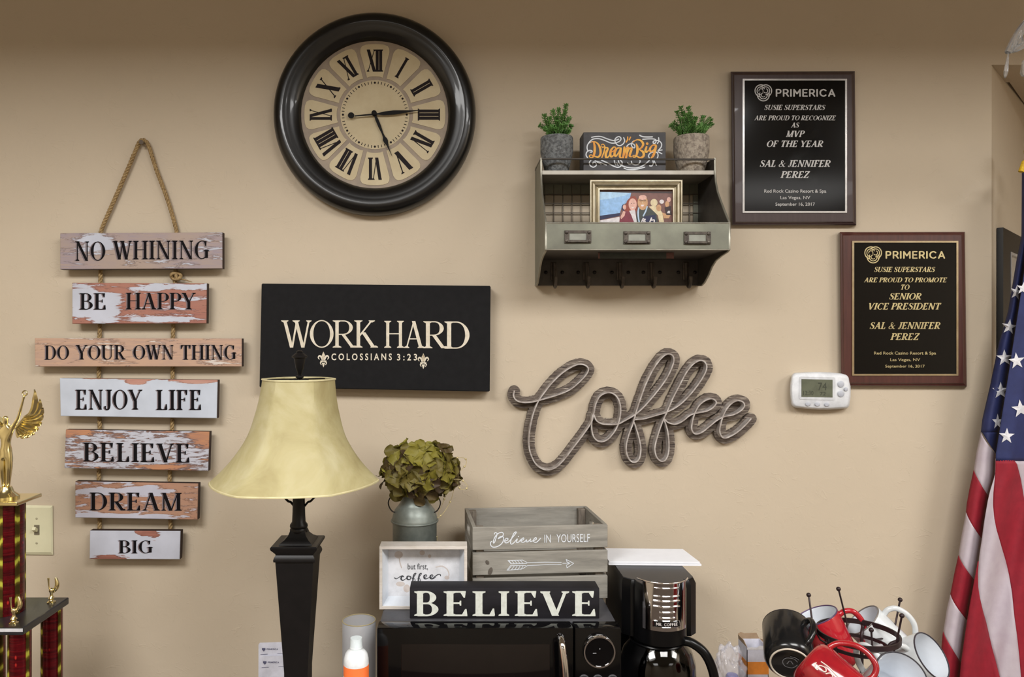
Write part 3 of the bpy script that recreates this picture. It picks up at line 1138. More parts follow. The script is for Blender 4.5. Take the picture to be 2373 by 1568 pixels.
# ================================================================== light switch
t = thing('light_switch', 'almond light switch plate behind the trophy', 'light switch', P(68, 1285, 1.749))
bm = BM()
q0 = [(12, 1169), (122, 1171), (123, 1285), (12, 1284)]
q1 = [(17, 1175), (117, 1176), (118, 1279), (17, 1279)]
A = [bm.verts.new(P(x, y, 1.7495)) for x, y in q0]
B = [bm.verts.new(P(x, y, 1.7465)) for x, y in q0]
C_ = [bm.verts.new(P(x, y, 1.7435)) for x, y in q1]
for X, Y in ((A, B), (B, C_)):
    for i in range(4):
        bm.faces.new((X[i], X[(i + 1) % 4], Y[(i + 1) % 4], Y[i]))
bm.faces.new(C_); bm.faces.new(A)
ALM = mat('almond_plastic', (214, 210, 178), 0.4, c2=(210, 206, 174))
obj('plate', bm, ALM, t)
for k, (sx, sy) in enumerate(((85, 1201), (85, 1258))):
    bm = BM()
    lathe(bm, [(.0026, 0), (.0026, .0006), (.0016, .0012)], P(sx, sy, 1.7436), (0, -1, 0), 12)
    obj('screw', bm, mat('almond_screw', (170, 164, 135), 0.4), t, 30)
bm = BM()
pprism(bm, [(79, 1216), (91, 1216), (91, 1239), (79, 1239)], 1.7425, 1.7445)
obj('switch_slot', bm, mat('slot_dark', (120, 112, 92), 0.6), t)
bm = BM()
a = P(85, 1230, 1.744)
box(bm, a + V((-.004, -.002, -.004)), a + V((.004, -.016, .004)), .001, mtx=Matrix.Translation(a) @ Matrix.Rotation(radians(-35), 4, 'X') @ Matrix.Translation(-a))
obj('toggle', bm, ALM, t)

# ================================================================== metal wall shelf
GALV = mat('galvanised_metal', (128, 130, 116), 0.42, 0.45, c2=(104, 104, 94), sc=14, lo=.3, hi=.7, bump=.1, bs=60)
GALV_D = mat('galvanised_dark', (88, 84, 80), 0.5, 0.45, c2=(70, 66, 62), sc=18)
GEDGE = mat('rolled_edge_zinc', (150, 148, 136), 0.35, 0.6, c2=(128, 124, 112), sc=30)
XL, XR = P(1265, 0, 1.545).x, P(1690.5, 0, 1.545).x
t = thing('wall_shelf', 'galvanised metal wall shelf with wire back, letter tray and hooks', 'shelf', (XL, -.004, P(0, 661, 1.74).z))


def YZ(d, py):
    """side-profile point: py read where the edge lies at distance d"""
    return (-CAM_D + d, CZ - (py - CY) * d / 1750)


prof = [YZ(1.747, 350), YZ(1.633, 366), YZ(1.632, 395), YZ(1.628, 420), YZ(1.615, 445), YZ(1.592, 470), YZ(1.565, 497), YZ(1.545, 516),
        YZ(1.545, 578), YZ(1.555, 583), YZ(1.59, 592), YZ(1.625, 603), YZ(1.65, 617), YZ(1.672, 636), YZ(1.70, 654), YZ(1.72, 661), YZ(1.747, 661)]
prof[0] = (-.003, prof[1][1] + .004)
for X_ in (XL, XR):
    bm = BM()
    s = .0012
    prism(bm, [(X_ - s, y, z) for y, z in prof], (2 * s, 0, 0))
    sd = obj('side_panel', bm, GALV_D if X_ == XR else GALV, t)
    bm = BM()
    tube(bm, [(X_, y, z) for y, z in prof[1:]], .0022, 6)
    obj('rolled_edge', bm, GEDGE, sd, 60)
zb_t = YZ(1.633, 395)[1]
zb_b = YZ(1.633, 404.5)[1]
bm = BM()
box(bm, (XL, -.004, zb_b + .002), (XR, -CAM_D + 1.634, zb_t))
box(bm, (XL, -CAM_D + 1.633, zb_b), (XR, -CAM_D + 1.636, zb_t + .0005), .0008)
obj('top_board', bm, [mat('zinc_light', (182, 178, 168), 0.45, 0.2, c2=(168, 162, 150), sc=20)], t)
bm = BM()
tube(bm, [(XL, -CAM_D + 1.633, YZ(1.633, 368)[1]), (XR, -CAM_D + 1.633, YZ(1.633, 369.5)[1])], .0022, 8)
tube(bm, [(XL, -CAM_D + 1.633, YZ(1.633, 368)[1]), (XL, -.006, YZ(1.633, 368)[1])], .0022, 8)
tube(bm, [(XR, -CAM_D + 1.633, YZ(1.633, 368)[1]), (XR, -.006, YZ(1.633, 368)[1])], .0022, 8)
obj('guard_rail', bm, GALV_D, t, 60)
zt0, zt1 = YZ(1.545, 517)[1], YZ(1.545, 578)[1]
yf = -CAM_D + 1.545
bm = BM()
box(bm, (XL, yf - .001, zt1), (XR, yf + .001, zt0))
obj('tray_front', bm, GALV, t)
bm = BM()
tube(bm, [(XL - .001, yf, zt0), (XR + .001, yf, zt0)], .0022, 8)
tube(bm, [(XL - .001, yf, zt1), (XR + .001, yf, zt1)], .0018, 8)
obj('rolled_edge', bm, GEDGE, t, 60)
bm = BM()
box(bm, (XL, yf, zt1), (XR, -.004, zt1 + .002))
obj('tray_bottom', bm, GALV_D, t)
zbk = YZ(1.74, 661)[1]
bm = BM()
box(bm, (XL, -.006, zbk), (XR, -.003, zt1 + .03))
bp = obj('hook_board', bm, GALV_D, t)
bm = BM()
box(bm, (XL, -.006, zb_t - .03), (XR, -.003, zb_t + .012))
box(bm, (XL, -.0065, zt1), (XL + .012, -.003, zb_t))
box(bm, (XR - .012, -.0065, zt1), (XR, -.003, zb_t))
obj('back_flange', bm, GALV, t)
# wire grid at the back
WIRE = mat('grid_wire', (120, 112, 102), 0.45, 0.6)
bm = BM()
cyl(bm, (0, 0, 0), (0, 0, 1), 1, n=6)
wme = to_mesh('wire', bm, WIRE, 60)
n = 18
for i in range(1, n):
    x = XL + (XR - XL) * i / n
    piece('wire', wme, t, Matrix.Translation((x, -.006, zt1)) @ Matrix.Diagonal((.0011, .0011, zb_b - zt1, 1)))
for i in range(1, 8):
    z = zt1 + (zb_b - zt1) * i / 8.0
    piece('wire', wme, t, Matrix.Translation((XL, -.0078, z)) @ Matrix.Rotation(pi / 2, 4, 'Y') @ Matrix.Diagonal((.0011, .0011, XR - XL, 1)))
# label holders
for (hx, hy) in ((1339.5, 548), (1476.5, 550), (1616.5, 551)):
    bm = BM()
    d = 1.5435
    a0_, b0_, a1_, b1_ = hx - 31, hy - 14.5, hx + 31, hy + 14.5
    ix, iy = 20, 8.5
    for (p, q, r_, s) in ((a0_, b0_, a1_, hy - iy), (a0_, hy + iy, a1_, b1_), (a0_, hy - iy, hx - ix, hy + iy), (hx + ix, hy - iy, a1_, hy + iy)):
        pprism(bm, [(p, q), (r_, q), (r_, s), (p, s)], d - .0025, d + .0004)
    pprism(bm, [(hx - ix - 3, hy + iy - 1), (hx + ix + 3, hy + iy - 1), (hx + ix + 3, hy + iy + 4), (hx - ix - 3, hy + iy + 4)], d - .006, d - .002)
    for sx in (-1, 1):
        for sy in (-1, 1):
            lathe(bm, [(.004, 0), (.0035, .0015), (.001, .0025)], P(hx + sx * 26, hy + sy * 10, d - .0025), (0, -1, 0), 10)
    lh = obj('label_holder', bm, mat('aged_bronze', (66, 60, 56), 0.45, 0.6, c2=(92, 86, 78), sc=120), t, 30)
    bm = BM()
    pprism(bm, [(hx - ix, hy - iy), (hx + ix, hy - iy), (hx + ix, hy + iy), (hx - ix, hy + iy)], d - .0006, d + .0002)
    obj('label_card', bm, mat('card_grey', (150, 152, 142), 0.6), lh)
# hooks + bolts on the board below
HK = mat('hook_iron', (74, 68, 64), 0.5, 0.4, c2=(96, 88, 80), sc=60)
for k, hx in enumerate((1284, 1359, 1437, 1510, 1591)):
    o_ = P(hx, 620, 1.738)
    zt = zt1 - .002
    bm = BM()
    y_ = -.007
    q = catmull([(0, y_ - .002, zt - .006), (0, y_ - .003, zt - .03), (0, y_ - .006, zt - .05), (0, y_ - .022, zt - .063), (0, y_ - .036, zt - .055), (0, y_ - .038, zt - .040)], 4)
    tube(bm, [(o_.x + a, b, c) for a, b, c in q], [.0036] * (len(q) - 3) + [.004, .005, .0045], 8)
    box(bm, (o_.x - .007, y_ + .0012, zt - .045), (o_.x + .007, y_ - .0015, zt - .004), .001)
    hk = obj('hook', bm, HK, t, 50)
    for sx in (-1, 1):
        bm = BM()
        lathe(bm, [(.0042, 0), (.004, .002), (.0015, .004)], P(hx + sx * 19, 631, 1.7438), (0, -1, 0), 10)
        obj('bolt', bm, mat('bolt_black', (40, 36, 34), 0.4, .6), bp, 30)


# ------------------------------------------------------------------ potted succulents on the shelf
def succulent(cx, pot_top, rt, rb, dC, label, tips, seed, tint):
    rnd = random.Random(seed)
    zfl = zb_t + .0006
    k = dC / 1750
    top = P(cx, pot_top, dC)
    R_, r_ = rt * k, rb * k
    H = top.z - zfl
    t = thing('potted_succulent', label, 'plant', (top.x, top.y, zfl))
    bm = BM()
    ax = V((top.x, top.y, zfl))
    lathe(bm, [(r_ * .8, 0), (r_, .006), (r_ + (R_ - r_) * .7, H * .4), (R_, H * .58), (R_, H * .97), (R_ * .97, H), (R_ * .88, H), (R_ * .86, H * .86)], ax, n=36)
    obj('pot', bm, tint, t, 40)
    bm = BM()
    lathe(bm, [(R_ * .86, H * .85), (R_ * .5, H * .9), (0, H * .91)], ax, n=20)
    obj('soil', bm, mat('soil', (60, 52, 36), 0.95), t)
    st = BM()
    lf = BM()
    for (tx, ty, dy) in tips:
        a = ax + V((rnd.uniform(-.4, .4) * R_ + (tx - cx) * k * .25, rnd.uniform(-.4, .4) * R_, H * .88))
        b = P(tx, ty, dC) + V((0, dy, 0))
        mid = (a + b) / 2 + V((rnd.uniform(-.004, .004), dy * .3, .004))
        pts = [V(p) for p in catmull([tuple(a), tuple(mid), tuple(b)], 7)]
        tube(st, pts, .0012, 5)
        for i, p in enumerate(pts[3:], 3):
            tg = (pts[min(i + 1, len(pts) - 1)] - pts[i - 1]).normalized()
            u, v, w_ = frame_of(tg)
            m_ = 5 if i < len(pts) - 1 else 7
            for j in range(m_):
                an = 2 * pi * j / m_ + i * 1.1
                out = (u * cos(an) + v * sin(an) + tg * rnd.uniform(.5, .9)).normalized()
                L_ = rnd.uniform(.006, .0095)
                sd = out.cross(tg).normalized() * .0016
                base = p + out * .0005
                tip = base + out * L_
                md = base + out * L_ * .65
                nn = out.cross(sd).normalized() * .0009
                vv = [lf.verts.new(c) for c in (base, md + sd * 1.3, tip, md - sd * 1.3, md + nn, md - nn)]
                for tri in ((0, 1, 4), (1, 2, 4), (2, 3, 4), (3, 0, 4), (1, 0, 5), (2, 1, 5), (3, 2, 5), (0, 3, 5)):
                    lf.faces.new([vv[q] for q in tri])
    obj('stems', st, mat('succulent_stem', (84, 112, 58), 0.7), t)
    o = obj('leaves', lf, mat('succulent_leaf', (78, 128, 58), 0.5, c2=(122, 168, 96), sc=70), t)
    o['kind'] = 'stuff'


rr_ = random.Random(3)
tipsA = [(1311, 246, -.004), (1296, 252, .01), (1280, 262, -.01), (1262, 268, .0), (1253, 290, .004), (1271, 280, -.02), (1300, 275, -.02), (1318, 276, .0), (1321, 295, -.01), (1288, 290, -.025), (1306, 296, -.025), (1262, 302, -.015), (1276, 300, -.02),
         (1290, 274, 0), (1308, 262, -.01), (1270, 292, .01), (1298, 300, -.03), (1315, 308, -.02), (1283, 306, -.03), (1266, 284, -.012)]
tipsB = [(1578, 250, .0), (1594, 253, -.005), (1567, 263, -.01), (1603, 262, .01), (1556, 291, .0), (1629, 272, .0), (1641, 280, -.01), (1647, 288, .0), (1608, 278, -.01), (1585, 272, -.02), (1575, 282, -.02), (1600, 290, -.025), (1620, 292, -.01), (1632, 300, -.01),
         (1590, 300, -.03), (1612, 302, -.02), (1570, 300, -.01), (1566, 282, .01), (1583, 262, .0), (1596, 272, .0)]
CON_A = mat('concrete_grey', (128, 132, 134), 0.85, c2=(88, 90, 92), sc=150, st=(1, 1, 1), lo=.42, hi=.6, bump=1.0, bs=260, bd=.003)
CON_B = mat('concrete_beige', (176, 166, 152), 0.85, c2=(132, 122, 112), sc=120, lo=.42, hi=.62, bump=.9, bs=220, bd=.003)
succulent(1290, 319, 37.5, 27, 1.678, 'small succulent in dark grey concrete pot at left end of shelf', tipsA, 11, CON_A)
succulent(1602, 318.5, 40, 30, 1.678, 'small succulent in beige concrete pot at right end of shelf', tipsB, 12, CON_B)

# ------------------------------------------------------------------ DREAM BIG block
t = thing('wooden_block_sign', 'small dark block sign with orange script Dream Big between potted succulents', 'sign', P(1447, 400, 1.67))
bm = BM()
dF = 1.650
a, b = P(1352, 306, dF), P(1543, 0, dF)
box(bm, (a.x, a.y, zb_t + .0006), (b.x, a.y + .052, a.z), .0012)
blk = obj('block', bm, mat('slate_paint', (78, 78, 82), 0.6, c2=(66, 66, 70), sc=50), t)
bm = BM()
d = dF - .0006
q = lambda pts: Z(1340, 300, 11.3, pts)
S_ = lambda pts, w_, mi: stroke(bm, q(pts), w_, d - .0003 * mi, mi)
# white swashes
S_([(350, 205), (450, 185), (600, 185), (750, 240), (930, 290), (1060, 250)], 2.6, 0)
S_([(275, 345), (380, 255), (540, 240), (700, 290), (850, 350), (980, 350), (1090, 300), (1120, 230), (1060, 185), (980, 230), (960, 300), (1010, 390), (1090, 425), (1180, 370), (1215, 290), (1190, 215)], 2.6, 0)
S_([(1610, 150), (1680, 185), (1800, 195), (1940, 192)], 3, 0)
S_([(1690, 255), (1850, 245), (1990, 250), (2040, 290), (2020, 350), (1970, 360), (1965, 310), (2040, 285), (2120, 300), (2180, 370), (2170, 460), (2110, 530)], 2.6, 0)
S_([(2105, 215), (2110, 270)], 2.6, 0)
S_([(2075, 365), (2100, 320)], 2.6, 0)
S_([(2090, 550), (2195, 535)], 2.6, 0)
S_([(2090, 580), (2190, 635)], 2.6, 0)
S_([(245, 740), (205, 670), (225, 590), (300, 545), (360, 560), (355, 590), (310, 590)], 2.6, 0)
S_([(250, 560), (230, 460), (270, 360), (370, 320), (440, 325)], 2.6, 0)
S_([(330, 810), (290, 870), (320, 950), (400, 985), (470, 940), (460, 875), (400, 850), (380, 900)], 2.6, 0)
S_([(440, 820), (600, 870), (735, 930)], 2.6, 0)
S_([(500, 860), (600, 910)], 2, 0)
S_([(610, 805), (760, 870), (900, 945), (1040, 990), (1130, 940), (1150, 860), (1100, 800)], 2.8, 0)
S_([(1050, 815), (1080, 890), (1180, 960), (1350, 1000), (1550, 1000), (1720, 930), (1860, 810)], 2.8, 0)
S_([(945, 810), (960, 880), (990, 930)], 2.6, 0)
S_([(1010, 870), (1045, 945)], 2.4, 0)
S_([(1200, 1010), (1300, 1045), (1500, 1045), (1740, 985)], 2.6, 0)
S_([(1295, 870), (1330, 905), (1400, 890), (1390, 830)], 2.6, 0)
S_([(1400, 890), (1480, 925), (1570, 910), (1620, 840), (1610, 800)], 2.8, 0)
S_([(1870, 950), (1930, 950), (1965, 880), (1950, 820)], 2.6, 0)
S_([(1985, 820), (2045, 935)], 2.6, 0)
S_([(1860, 740), (1840, 690), (1880, 620), (1960, 590), (2060, 600), (2090, 680), (2065, 760)], 2.6, 0)
S_([(1270, 440), (1330, 385), (1420, 370), (1480, 420), (1470, 480), (1420, 460), (1390, 390), (1440, 310), (1560, 265)], 2.6, 0)
# orange script
S_([(410, 350, 4), (430, 450, 5.5), (425, 600, 5.5), (390, 710, 4), (330, 735, 2.6), (290, 700, 2.4), (330, 665, 2.4), (430, 700, 3), (520, 720, 4), (580, 640, 5), (575, 500, 5.5), (520, 380, 4), (430, 320, 2.6), (330, 330, 2)], 4, 1)
S_([(610, 400, 2.2), (650, 380, 2.2), (690, 430, 2.2), (640, 470, 2.2), (610, 430, 2.2)], 2, 1)
S_([(700, 450, 3), (680, 570, 3.5), (620, 730, 3)], 3, 1)
S_([(690, 480, 2.5), (760, 480, 4), (770, 520, 5), (720, 640, 5.5), (735, 740, 4.6), (800, 700, 3), (850, 600, 3), (930, 560, 2.6), (980, 480, 2.6), (930, 460, 3), (860, 540, 5), (840, 650, 5.5), (870, 715, 4), (940, 660, 3)], 4, 1)
S_([(1080, 480, 3), (1010, 500, 4), (950, 620, 5.5), (980, 700, 4), (1060, 600, 3), (1120, 480, 4), (1100, 600, 5.5), (1090, 710, 5), (1150, 740, 3), (1190, 620, 4.5), (1210, 470, 5)], 4, 1)
S_([(1170, 735, 5), (1210, 600, 5.5), (1270, 480, 3), (1310, 480, 5), (1280, 600, 5.5), (1250, 740, 5)], 4, 1)
S_([(1270, 640, 3), (1340, 500, 3.5), (1400, 500, 5), (1370, 600, 5.5), (1345, 690, 4.5), (1390, 710, 3)], 4, 1)
S_([(1520, 380, 3), (1550, 470, 5.5), (1545, 600, 5.5), (1500, 710, 3.6), (1440, 720, 2.6), (1440, 680, 2.4), (1520, 690, 3), (1620, 740, 4), (1710, 690, 5.5), (1700, 590, 5.5), (1600, 515, 3), (1660, 470, 4), (1700, 380, 5.5), (1640, 290, 4.5), (1530, 270, 2.6), (1430, 330, 2.4)], 4, 1)
S_([(1790, 450, 4), (1760, 550, 5.5), (1790, 590, 4), (1850, 540, 2.6)], 4, 1)
S_([(1805, 368, 6), (1807, 372, 6)], 6, 1)
S_([(2030, 410, 4), (1950, 410, 3), (1880, 500, 5), (1900, 580, 4.5), (1980, 530, 3), (2040, 420, 4), (2010, 560, 5.5), (1960, 690, 5.5), (1910, 740, 3)], 4, 1)
S_([(1295, 195), (1290, 270), (1255, 330)], 3, 1)
S_([(1370, 200), (1335, 270)], 3, 1)
obj('lettering', bm, [WHITE, mat('orange_paint', (238, 186, 82), 0.55, c2=(228, 150, 60), sc=60)], blk, recalc=False)

# ------------------------------------------------------------------ photo frame in the tray
t = thing('photo_frame', 'champagne picture frame with photo of a smiling couple standing in shelf tray', 'picture frame', P(1474, 560, 1.60))
zfl = zt1 + .0022
dF = 1.588
bm = BM()
TL, TR = (1366.5, 414.5), (1582.5, 418.5)
zlow = zfl
k = dF / 1750
bot = CY + (CZ - zlow) / k


def frame_ring(outer, steps):
    """steps: (inset px, distance)"""
    rings = []
    for ins, d_ in steps:
        a, b, c, e = outer
        rings.append([bm.verts.new(P(*p, d_)) for p in ((a + ins, b + ins), (c - ins, b + ins + .018 * 0), (c - ins, e - ins), (a + ins, e - ins))])
    for A, B in zip(rings, rings[1:]):
        for i in range(4):
            bm.faces.new((A[i], A[(i + 1) % 4], B[(i + 1) % 4], B[i]))
    return rings


frame_ring((1366.5, 416, 1582.5, bot), [(0, dF + .018), (0, dF + .004), (1.5, dF + .001), (4, dF + .001), (5, dF + .004), (8, dF), (12, dF + .001), (17, dF + .008), (19, dF + .009), (20, dF + .006), (23, dF + .006), (24, dF + .012)])
CH = mat('champagne_frame', (196, 188, 166), 0.28, 0.75, c2=(170, 160, 138), sc=60, st=(1, 1, 1))
obj('frame', bm, CH, t, 20)
bm = BM()
pprism(bm, [(1372, 421), (1577, 421), (1577, bot - 4), (1372, bot - 4)], dF + .013, dF + .017)
obj('backing', bm, mat('frame_back', (60, 52, 46), .8), t)
PH = [mat('photo_' + n_, c, .3, c2=[x * .88 for x in c], sc=120) for n_, c in (
    ('brown', (122, 84, 78)), ('blue', (150, 192, 238)), ('navy', (38, 42, 78)), ('white', (226, 220, 222)), ('auburn', (148, 66, 50)), ('skin', (226, 178, 164)),
    ('burgundy', (128, 50, 66)), ('tan', (206, 160, 118)), ('charcoal', (66, 72, 68)), ('cream', (222, 206, 168)), ('dark', (52, 34, 36)), ('sky', (178, 214, 246)), ('lanyard', (186, 210, 236)))]
bm = BM()
D_ = dF + .0125
q = lambda pts: Z(1360, 405, 10.317, pts)
F_ = lambda pts, mi, lv: flat(bm, q(pts), D_ - .00012 * lv, mi)
EL = lambda cx, cy, rx, ry, mi, lv, rot=0: flat(bm, q(ell(cx, cy, rx, ry, 18, rot)), D_ - .00012 * lv, mi)
F_([(270, 330), (2080, 330), (2080, 2000), (270, 2000)], 0, 0)
F_([(310, 380), (2040, 400), (2040, 440), (310, 410)], 10, 3)
F_([(310, 405), (1060, 430), (1010, 640), (850, 720), (790, 910), (310, 980)], 1, 1)
F_([(310, 405), (1040, 430), (900, 500), (600, 560), (310, 600)], 11, 2)
F_([(310, 978), (800, 908), (780, 980), (310, 1075)], 2, 2)
F_([(310, 1090), (780, 1000), (800, 1200), (310, 1300)], 3, 2)
F_([(310, 1300), (800, 1200), (1900, 1200), (1900, 2000), (310, 2000)], 8, 1)
EL(885, 780, 55, 80, 2, 3); EL(900, 770, 40, 60, 5, 4)
F_([(1050, 520), (1150, 505), (1210, 600), (1200, 860), (1020, 900), (890, 860), (910, 780), (960, 620)], 4, 4)
F_([(890, 850), (1010, 880), (1130, 1000), (1180, 1300), (760, 1300), (790, 1000)], 6, 5)
F_([(870, 860), (925, 880), (900, 980), (820, 1060), (800, 1010)], 5, 6)
EL(1095, 705, 98, 145, 5, 6)
F_([(1010, 860), (1150, 830), (1200, 1160), (1140, 1160), (1060, 960)], 3, 6)
EL(1066, 684, 14, 6, 10, 7)
EL(1126, 680, 14, 6, 10, 7)
F_([(1060, 775), (1135, 770), (1100, 800)], 3, 7)
F_([(1200, 830), (1300, 780), (1460, 770), (1660, 920), (1740, 1300), (1160, 1300)], 8, 5)
F_([(1400, 985), (1640, 950), (1660, 1200), (1280, 1200), (1310, 1040)], 2, 6)
EL(1335, 660, 122, 180, 7, 7)
EL(1335, 540, 95, 60, 5, 8)
for gx_ in (1282, 1375):
    EL(gx_, 612, 40, 20, 10, 9)
    EL(gx_, 612, 31, 13, 7, 10)
    EL(gx_, 612, 10, 7, 10, 11)
F_([(1318, 603), (1340, 603), (1340, 609), (1318, 609)], 10, 9)
F_([(1328, 640), (1350, 680), (1320, 682)], 9, 9)
F_([(1285, 715), (1375, 715), (1355, 742), (1302, 742)], 3, 9)
F_([(1290, 740), (1365, 740), (1345, 772), (1305, 772)], 5, 8)
for pts in ([(1240, 790), (1225, 880), (1230, 1000), (1250, 1120)], [(1440, 760), (1410, 860), (1350, 980)]):
    stroke(bm, q(pts), 3.2, D_ - .0014, 12)
EL(1605, 665, 85, 92, 9, 6)
F_([(1480, 760), (1560, 740), (1700, 760), (1800, 900), (1860, 1200), (1750, 1200), (1690, 960)], 9, 5)
EL(1790, 640, 55, 50, 3, 5); EL(1920, 700, 50, 75, 7, 5); EL(1960, 590, 48, 60, 5, 6); EL(1720, 790, 60, 80, 7, 7)
F_([(1860, 780), (2010, 740), (2030, 960), (1900, 960)], 10, 6)
F_([(1940, 860), (1990, 860), (1985, 920), (1915, 915)], 3, 8)
F_([(1800, 900), (2000, 960), (1960, 1040), (1840, 1040)], 7, 6)
stroke(bm, q([(1300, 1150), (1350, 1040), (1400, 1140), (1350, 1100), (1400, 1060)]), 2.6, D_ - .0016, 3)
stroke(bm, q([(1500, 1140), (1550, 1020), (1540, 1080), (1610, 1080), (1600, 1160)]), 3, D_ - .0016, 3)
ph = obj('photo_print', bm, PH, t, recalc=False)

# ================================================================== picture on the angled recess wall
s2 = 1 / sqrt(2)


def RW(s, z, out=0.0):
    """point on the angled wall: s along x, out = distance from the wall"""
    return V((XC + s + out * s2, s - out * s2, CZ + z))


t = thing('framed_picture', 'black framed glazed picture on the angled wall behind the flag', 'picture', RW(.3, -.42, .001))
za, zb_ = .262, -.42
bm = BM()
s0, s1_ = .040, .64


def rbar(bm, sa, za_, sb, zb2, o0, o1):
    prism(bm, [RW(sa, za_, o0), RW(sb, za_, o0), RW(sb, zb2, o0), RW(sa, zb2, o0)], V((s2, -s2, 0)) * (o1 - o0))


rbar(bm, s0, za, s0 + .066, zb_, .001, .013)
rbar(bm, s1_ - .066, za, s1_, zb_, .001, .013)
rbar(bm, s0 + .066, za, s1_ - .066, za - .05, .001, .013)
rbar(bm, s0 + .066, zb_ + .05, s1_ - .066, zb_, .001, .013)
obj('frame', bm, mat('frame_black', (22, 22, 24), .4), t)
bm = BM()
a, b = s0 + .066, s1_ - .066
rbar(bm, a, za - .05, a + .006, zb_ + .05, .002, .014)
rbar(bm, b - .006, za - .05, b, zb_ + .05, .002, .014)
rbar(bm, a, za - .05, b, za - .056, .002, .0138)
obj('liner', bm, mat('liner_silver', (206, 206, 208), .3, .5), t)
bm = BM()
rbar(bm, a + .006, za - .056, b - .006, zb_ + .05, .002, .008)
art = obj('print', bm, mat('print_grey', (172, 172, 168), .12, c2=(150, 150, 148), coat=.6), t)
bm = BM()
for pts in ([(.125, .17), (.132, .12), (.122, .08), (.128, .03), (.15, -.02), (.17, -.05)], [(.165, .15), (.178, .14), (.185, .1), (.178, .06), (.17, .02), (.18, -.02), (.21, -.03), (.24, .0)],
            [(.26, .15), (.27, .12), (.27, .05), (.20, -.02), (.15, -.06)], [(.26, .14), (.25, .05), (.28, -.04), (.34, -.02)], [(.072, -.02), (.075, -.06), (.072, -.10)]):
    c = catmull(pts, 5)
    for i in range(len(c) - 1):
        (xa, ya), (xb, yb_) = c[i], c[i + 1]
        w_ = .007
        bm.faces.new([bm.verts.new(RW(*p, .0084)) for p in ((xa - w_, ya), (xb - w_, yb_), (xb + w_, yb_), (xa + w_, ya))])
obj('drawing', bm, mat('art_black', (24, 24, 28), .3), art, recalc=False)

# ================================================================== Coffee word sign
t = thing('word_sign', 'grey wooden cut-out script word Coffee with raised metal outline', 'sign', P(1465, 1100, 1.749))
cpts = [(158, 400), (152, 440), (175, 478), (225, 497), (300, 496), (370, 480), (450, 458), (540, 430), (640, 388), (720, 325), (785, 255), (805, 205), (775, 172), (715, 166), (640, 198),
        (560, 255), (480, 335), (425, 405), (372, 480), (332, 570), (305, 670), (288, 780), (287, 880), (308, 965), (355, 1045), (430, 1085), (510, 1070), (580, 1010), (650, 922), (720, 830),
        (790, 735), (835, 660), (855, 580), (870, 510), (905, 445), (960, 415), (1020, 420), (1065, 465), (1086, 540), (1082, 620), (1060, 700), (1020, 770), (965, 825), (905, 840), (858, 808),
        (835, 740), (835, 650), (850, 600), (875, 655), (925, 684), (990, 690), (1065, 685), (1130, 652), (1210, 605), (1290, 535), (1390, 420), (1480, 300), (1535, 190), (1552, 120), (1530, 80),
        (1485, 78), (1430, 125), (1370, 210), (1310, 330), (1265, 450), (1225, 570), (1195, 680), (1158, 780), (1135, 880), (1145, 960), (1180, 1012), (1225, 1015), (1255, 970), (1262, 890),
        (1245, 800), (1215, 700), (1203, 652), (1290, 640), (1390, 612), (1480, 585), (1570, 540), (1650, 475), (1730, 385), (1800, 285), (1838, 200), (1822, 145), (1775, 132), (1715, 168), (1655, 245),
        (1600, 350), (1545, 455), (1500, 560), (1455, 660), (1425, 740), (1395, 840), (1385, 910), (1402, 975), (1440, 1010), (1478, 998), (1503, 940), (1508, 850), (1495, 740), (1468, 645),
        (1500, 672), (1560, 687), (1625, 662), (1695, 608), (1760, 588), (1840, 572), (1900, 535), (1922, 495), (1890, 466), (1835, 476), (1775, 520), (1735, 590), (1712, 670), (1708, 735),
        (1740, 773), (1800, 755), (1870, 700), (1930, 652), (1990, 622), (2070, 605), (2135, 570), (2168, 528), (2150, 490), (2095, 484), (2035, 525), (1990, 595), (1962, 680), (1952, 755), (1985, 807),
        (2050, 790), (2120, 745), (2180, 690), (2225, 640)]
cp = Z(1150, 800, 3.767, cpts)


def resample(pts, step):
    out = [pts[0]]
    acc = 0
    for a, b in zip(pts, pts[1:]):
        L_ = math.hypot(b[0] - a[0], b[1] - a[1])
        while acc + L_ >= step:
            r_ = (step - acc) / L_
            a = (a[0] + (b[0] - a[0]) * r_, a[1] + (b[1] - a[1]) * r_)
            out.append(a)
            L_ = math.hypot(b[0] - a[0], b[1] - a[1])
            acc = 0
        acc += L_
    return out


path = resample(catmull(cp, 8), 3.0)


def slab(bm, pts, w_, dfront, dback, mi=0, wob=0):
    rnd = random.Random(5)
    N = len(pts)
    A, B, C_, E = [], [], [], []
    for i, (x, y) in enumerate(pts):
        a = pts[min(N - 1, i + 2)]
        b = pts[max(0, i - 2)]
        tx, ty = a[0] - b[0], a[1] - b[1]
        l = math.hypot(tx, ty) or 1
        nx, ny = -ty / l, tx / l
        ww = w_ + (rnd.uniform(-wob, wob))
        e = 1
        if wob and (i < 3 or i > N - 4):
            k_ = min(i, N - 1 - i)
            ww *= (.6, .8, .95)[k_]
        for lst, s, d in ((A, 1, dfront), (B, -1, dfront), (C_, 1, dback), (E, -1, dback)):
            lst.append(bm.verts.new(P(x + nx * ww * s, y + ny * ww * s, d)))
    for i in range(N - 1):
        for X, Y in ((A, B), (C_, A), (B, E)):
            bm.faces.new((X[i], X[i + 1], Y[i + 1], Y[i])).material_index = mi
    bm.faces.new((A[0], B[0], E[0], C_[0]))
    bm.faces.new((A[-1], B[-1], E[-1], C_[-1]))


